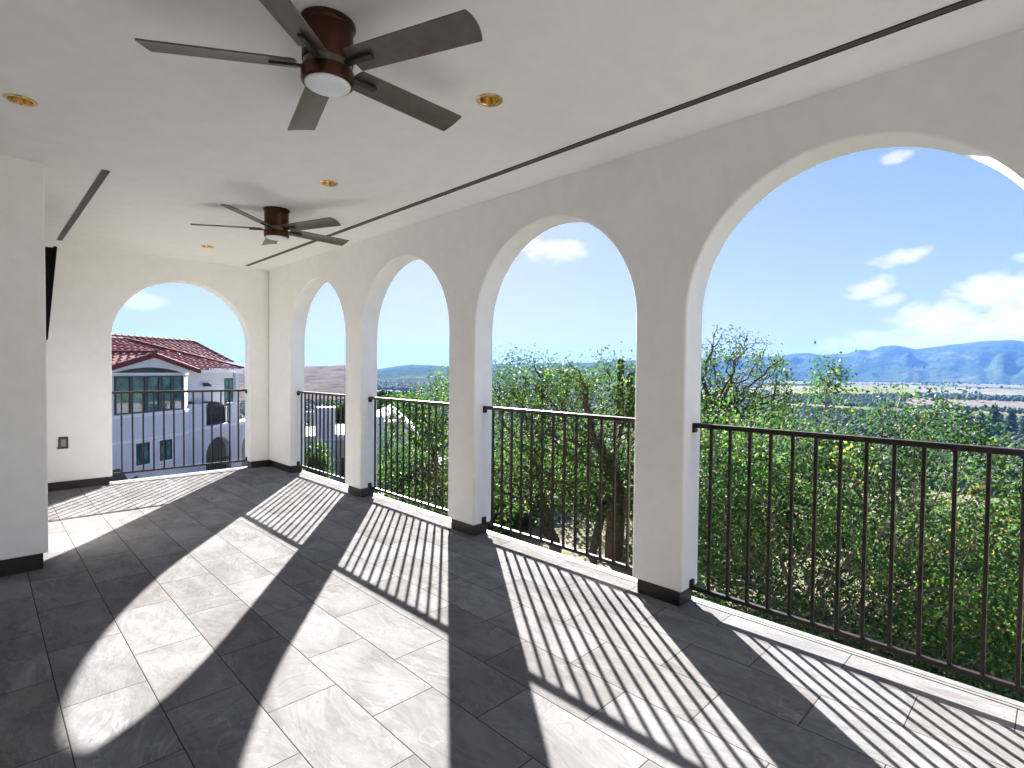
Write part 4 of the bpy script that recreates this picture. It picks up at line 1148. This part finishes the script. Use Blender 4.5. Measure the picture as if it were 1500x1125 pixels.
big = wnoise(14, 5, .6, .3); fine = wnoise(34, 3, .6)
edge = wmath('ADD', wmath('MULTIPLY', wmath('SUBTRACT', big, .5), 4.2), wmath('MULTIPLY', wmath('SUBTRACT', fine, .5), 1.7))
def dot(v):
    nd = N_.new('ShaderNodeVectorMath'); nd.operation = 'DOT_PRODUCT'; Lk.new(dirv, nd.inputs[0]); nd.inputs[1].default_value = v; return nd.outputs['Value']
# bearing, elevation, half width and half height in degrees, tilt, strength
CL = [(48.8, 12.3, 3.3, 1.35, 0, .85), (10.4, 5.6, 2.0, .8, 0, .5), (79.4, 18.0, 1.2, .5, 0, .55), (80.0, 10.0, 1.8, .75, 8, .8), (77.7, 7.6, 1.8, .8, 14, .7), (79.2, 6.3, 1.2, .5, 10, .55),
      (85.3, 6.0, 2.6, 1.7, 0, 1.0), (82.2, 4.4, 3.2, 1.5, 6, 1.0), (87.8, 5.0, 4.2, 2.6, 0, 1.0), (81.2, 5.3, 1.3, .8, 0, .9), (89.0, 9.2, 1.8, .6, 0, .7), (94, 7, 5, 2.8, 0, 1.0), (84, 2.8, 8, 1.2, 0, .8),]
mask = None
for az_c, el_c, hw, hh, tl, st in CL:
    a, e = R(az_c), R(el_c)
    d = Vector((math.sin(a) * math.cos(e), math.cos(a) * math.cos(e), math.sin(e))); rtv = Vector((math.cos(a), -math.sin(a), 0)); upv = rtv.cross(d)
    ct, st_ = math.cos(R(tl)), math.sin(R(tl)); r_, u_ = rtv * ct + upv * st_, upv * ct - rtv * st_
    x = wmath('MULTIPLY', dot(r_), 1 / R(hw)); y = wmath('MULTIPLY', dot(u_), 1 / R(hh))
    fr = wmath('GREATER_THAN', dot(d), 0.0)
    q = wmath('ADD', wmath('MULTIPLY', x, x), wmath('MULTIPLY', y, y))
    v = wmath('SUBTRACT', wmath('ADD', 1.25, edge), q)
    v = wmath('MULTIPLY', v, .85, clamp=True)
    v = wmath('MULTIPLY', wmath('MULTIPLY', wmath('SMOOTH_MIN', v, 1.0, .2), fr), st, clamp=True)
    mask = v if mask is None else wmath('MAXIMUM', mask, v)
# the sky's own brightness, rolled off so that the glow round the sun keeps its colour
def vm(op, a, b):
    nd = N_.new('ShaderNodeVectorMath'); nd.operation = op
    for i, v in enumerate((a, b)):
        if isinstance(v, tuple): nd.inputs[i].default_value = v
        else: Lk.new(v, nd.inputs[i])
    return nd.outputs[0]
s0 = sky.outputs[0]
den = vm('ADD', vm('MULTIPLY', s0, SKY_K), (1, 1, 1))
skyc = vm('DIVIDE', vm('MULTIPLY', s0, SKY_G), den)
mx = N_.new('ShaderNodeMix'); mx.data_type = 'RGBA'
ins = [i for i in mx.inputs if i.enabled]
Lk.new(mask, ins[0]); Lk.new(skyc, ins[1]); ins[2].default_value = CLOUD
Lk.new([o for o in mx.outputs if o.enabled][0], bg.inputs['Color'])

bg.inputs['Strength'].default_value = .10

sc.view_settings.view_transform = 'Standard'; sc.view_settings.look = 'None'
sc.view_settings.gamma = 1.0; sc.view_settings.exposure = 3.13
sc.render.engine = 'CYCLES'
cy = sc.cycles
cy.use_denoising = True
cy.use_adaptive_sampling = True; cy.adaptive_threshold = .025; cy.adaptive_min_samples = 16
cy.max_bounces = 7; cy.diffuse_bounces = 5; cy.glossy_bounces = 4; cy.transmission_bounces = 6; cy.volume_bounces = 0; cy.transparent_max_bounces = 7
cy.sample_clamp_indirect = 8
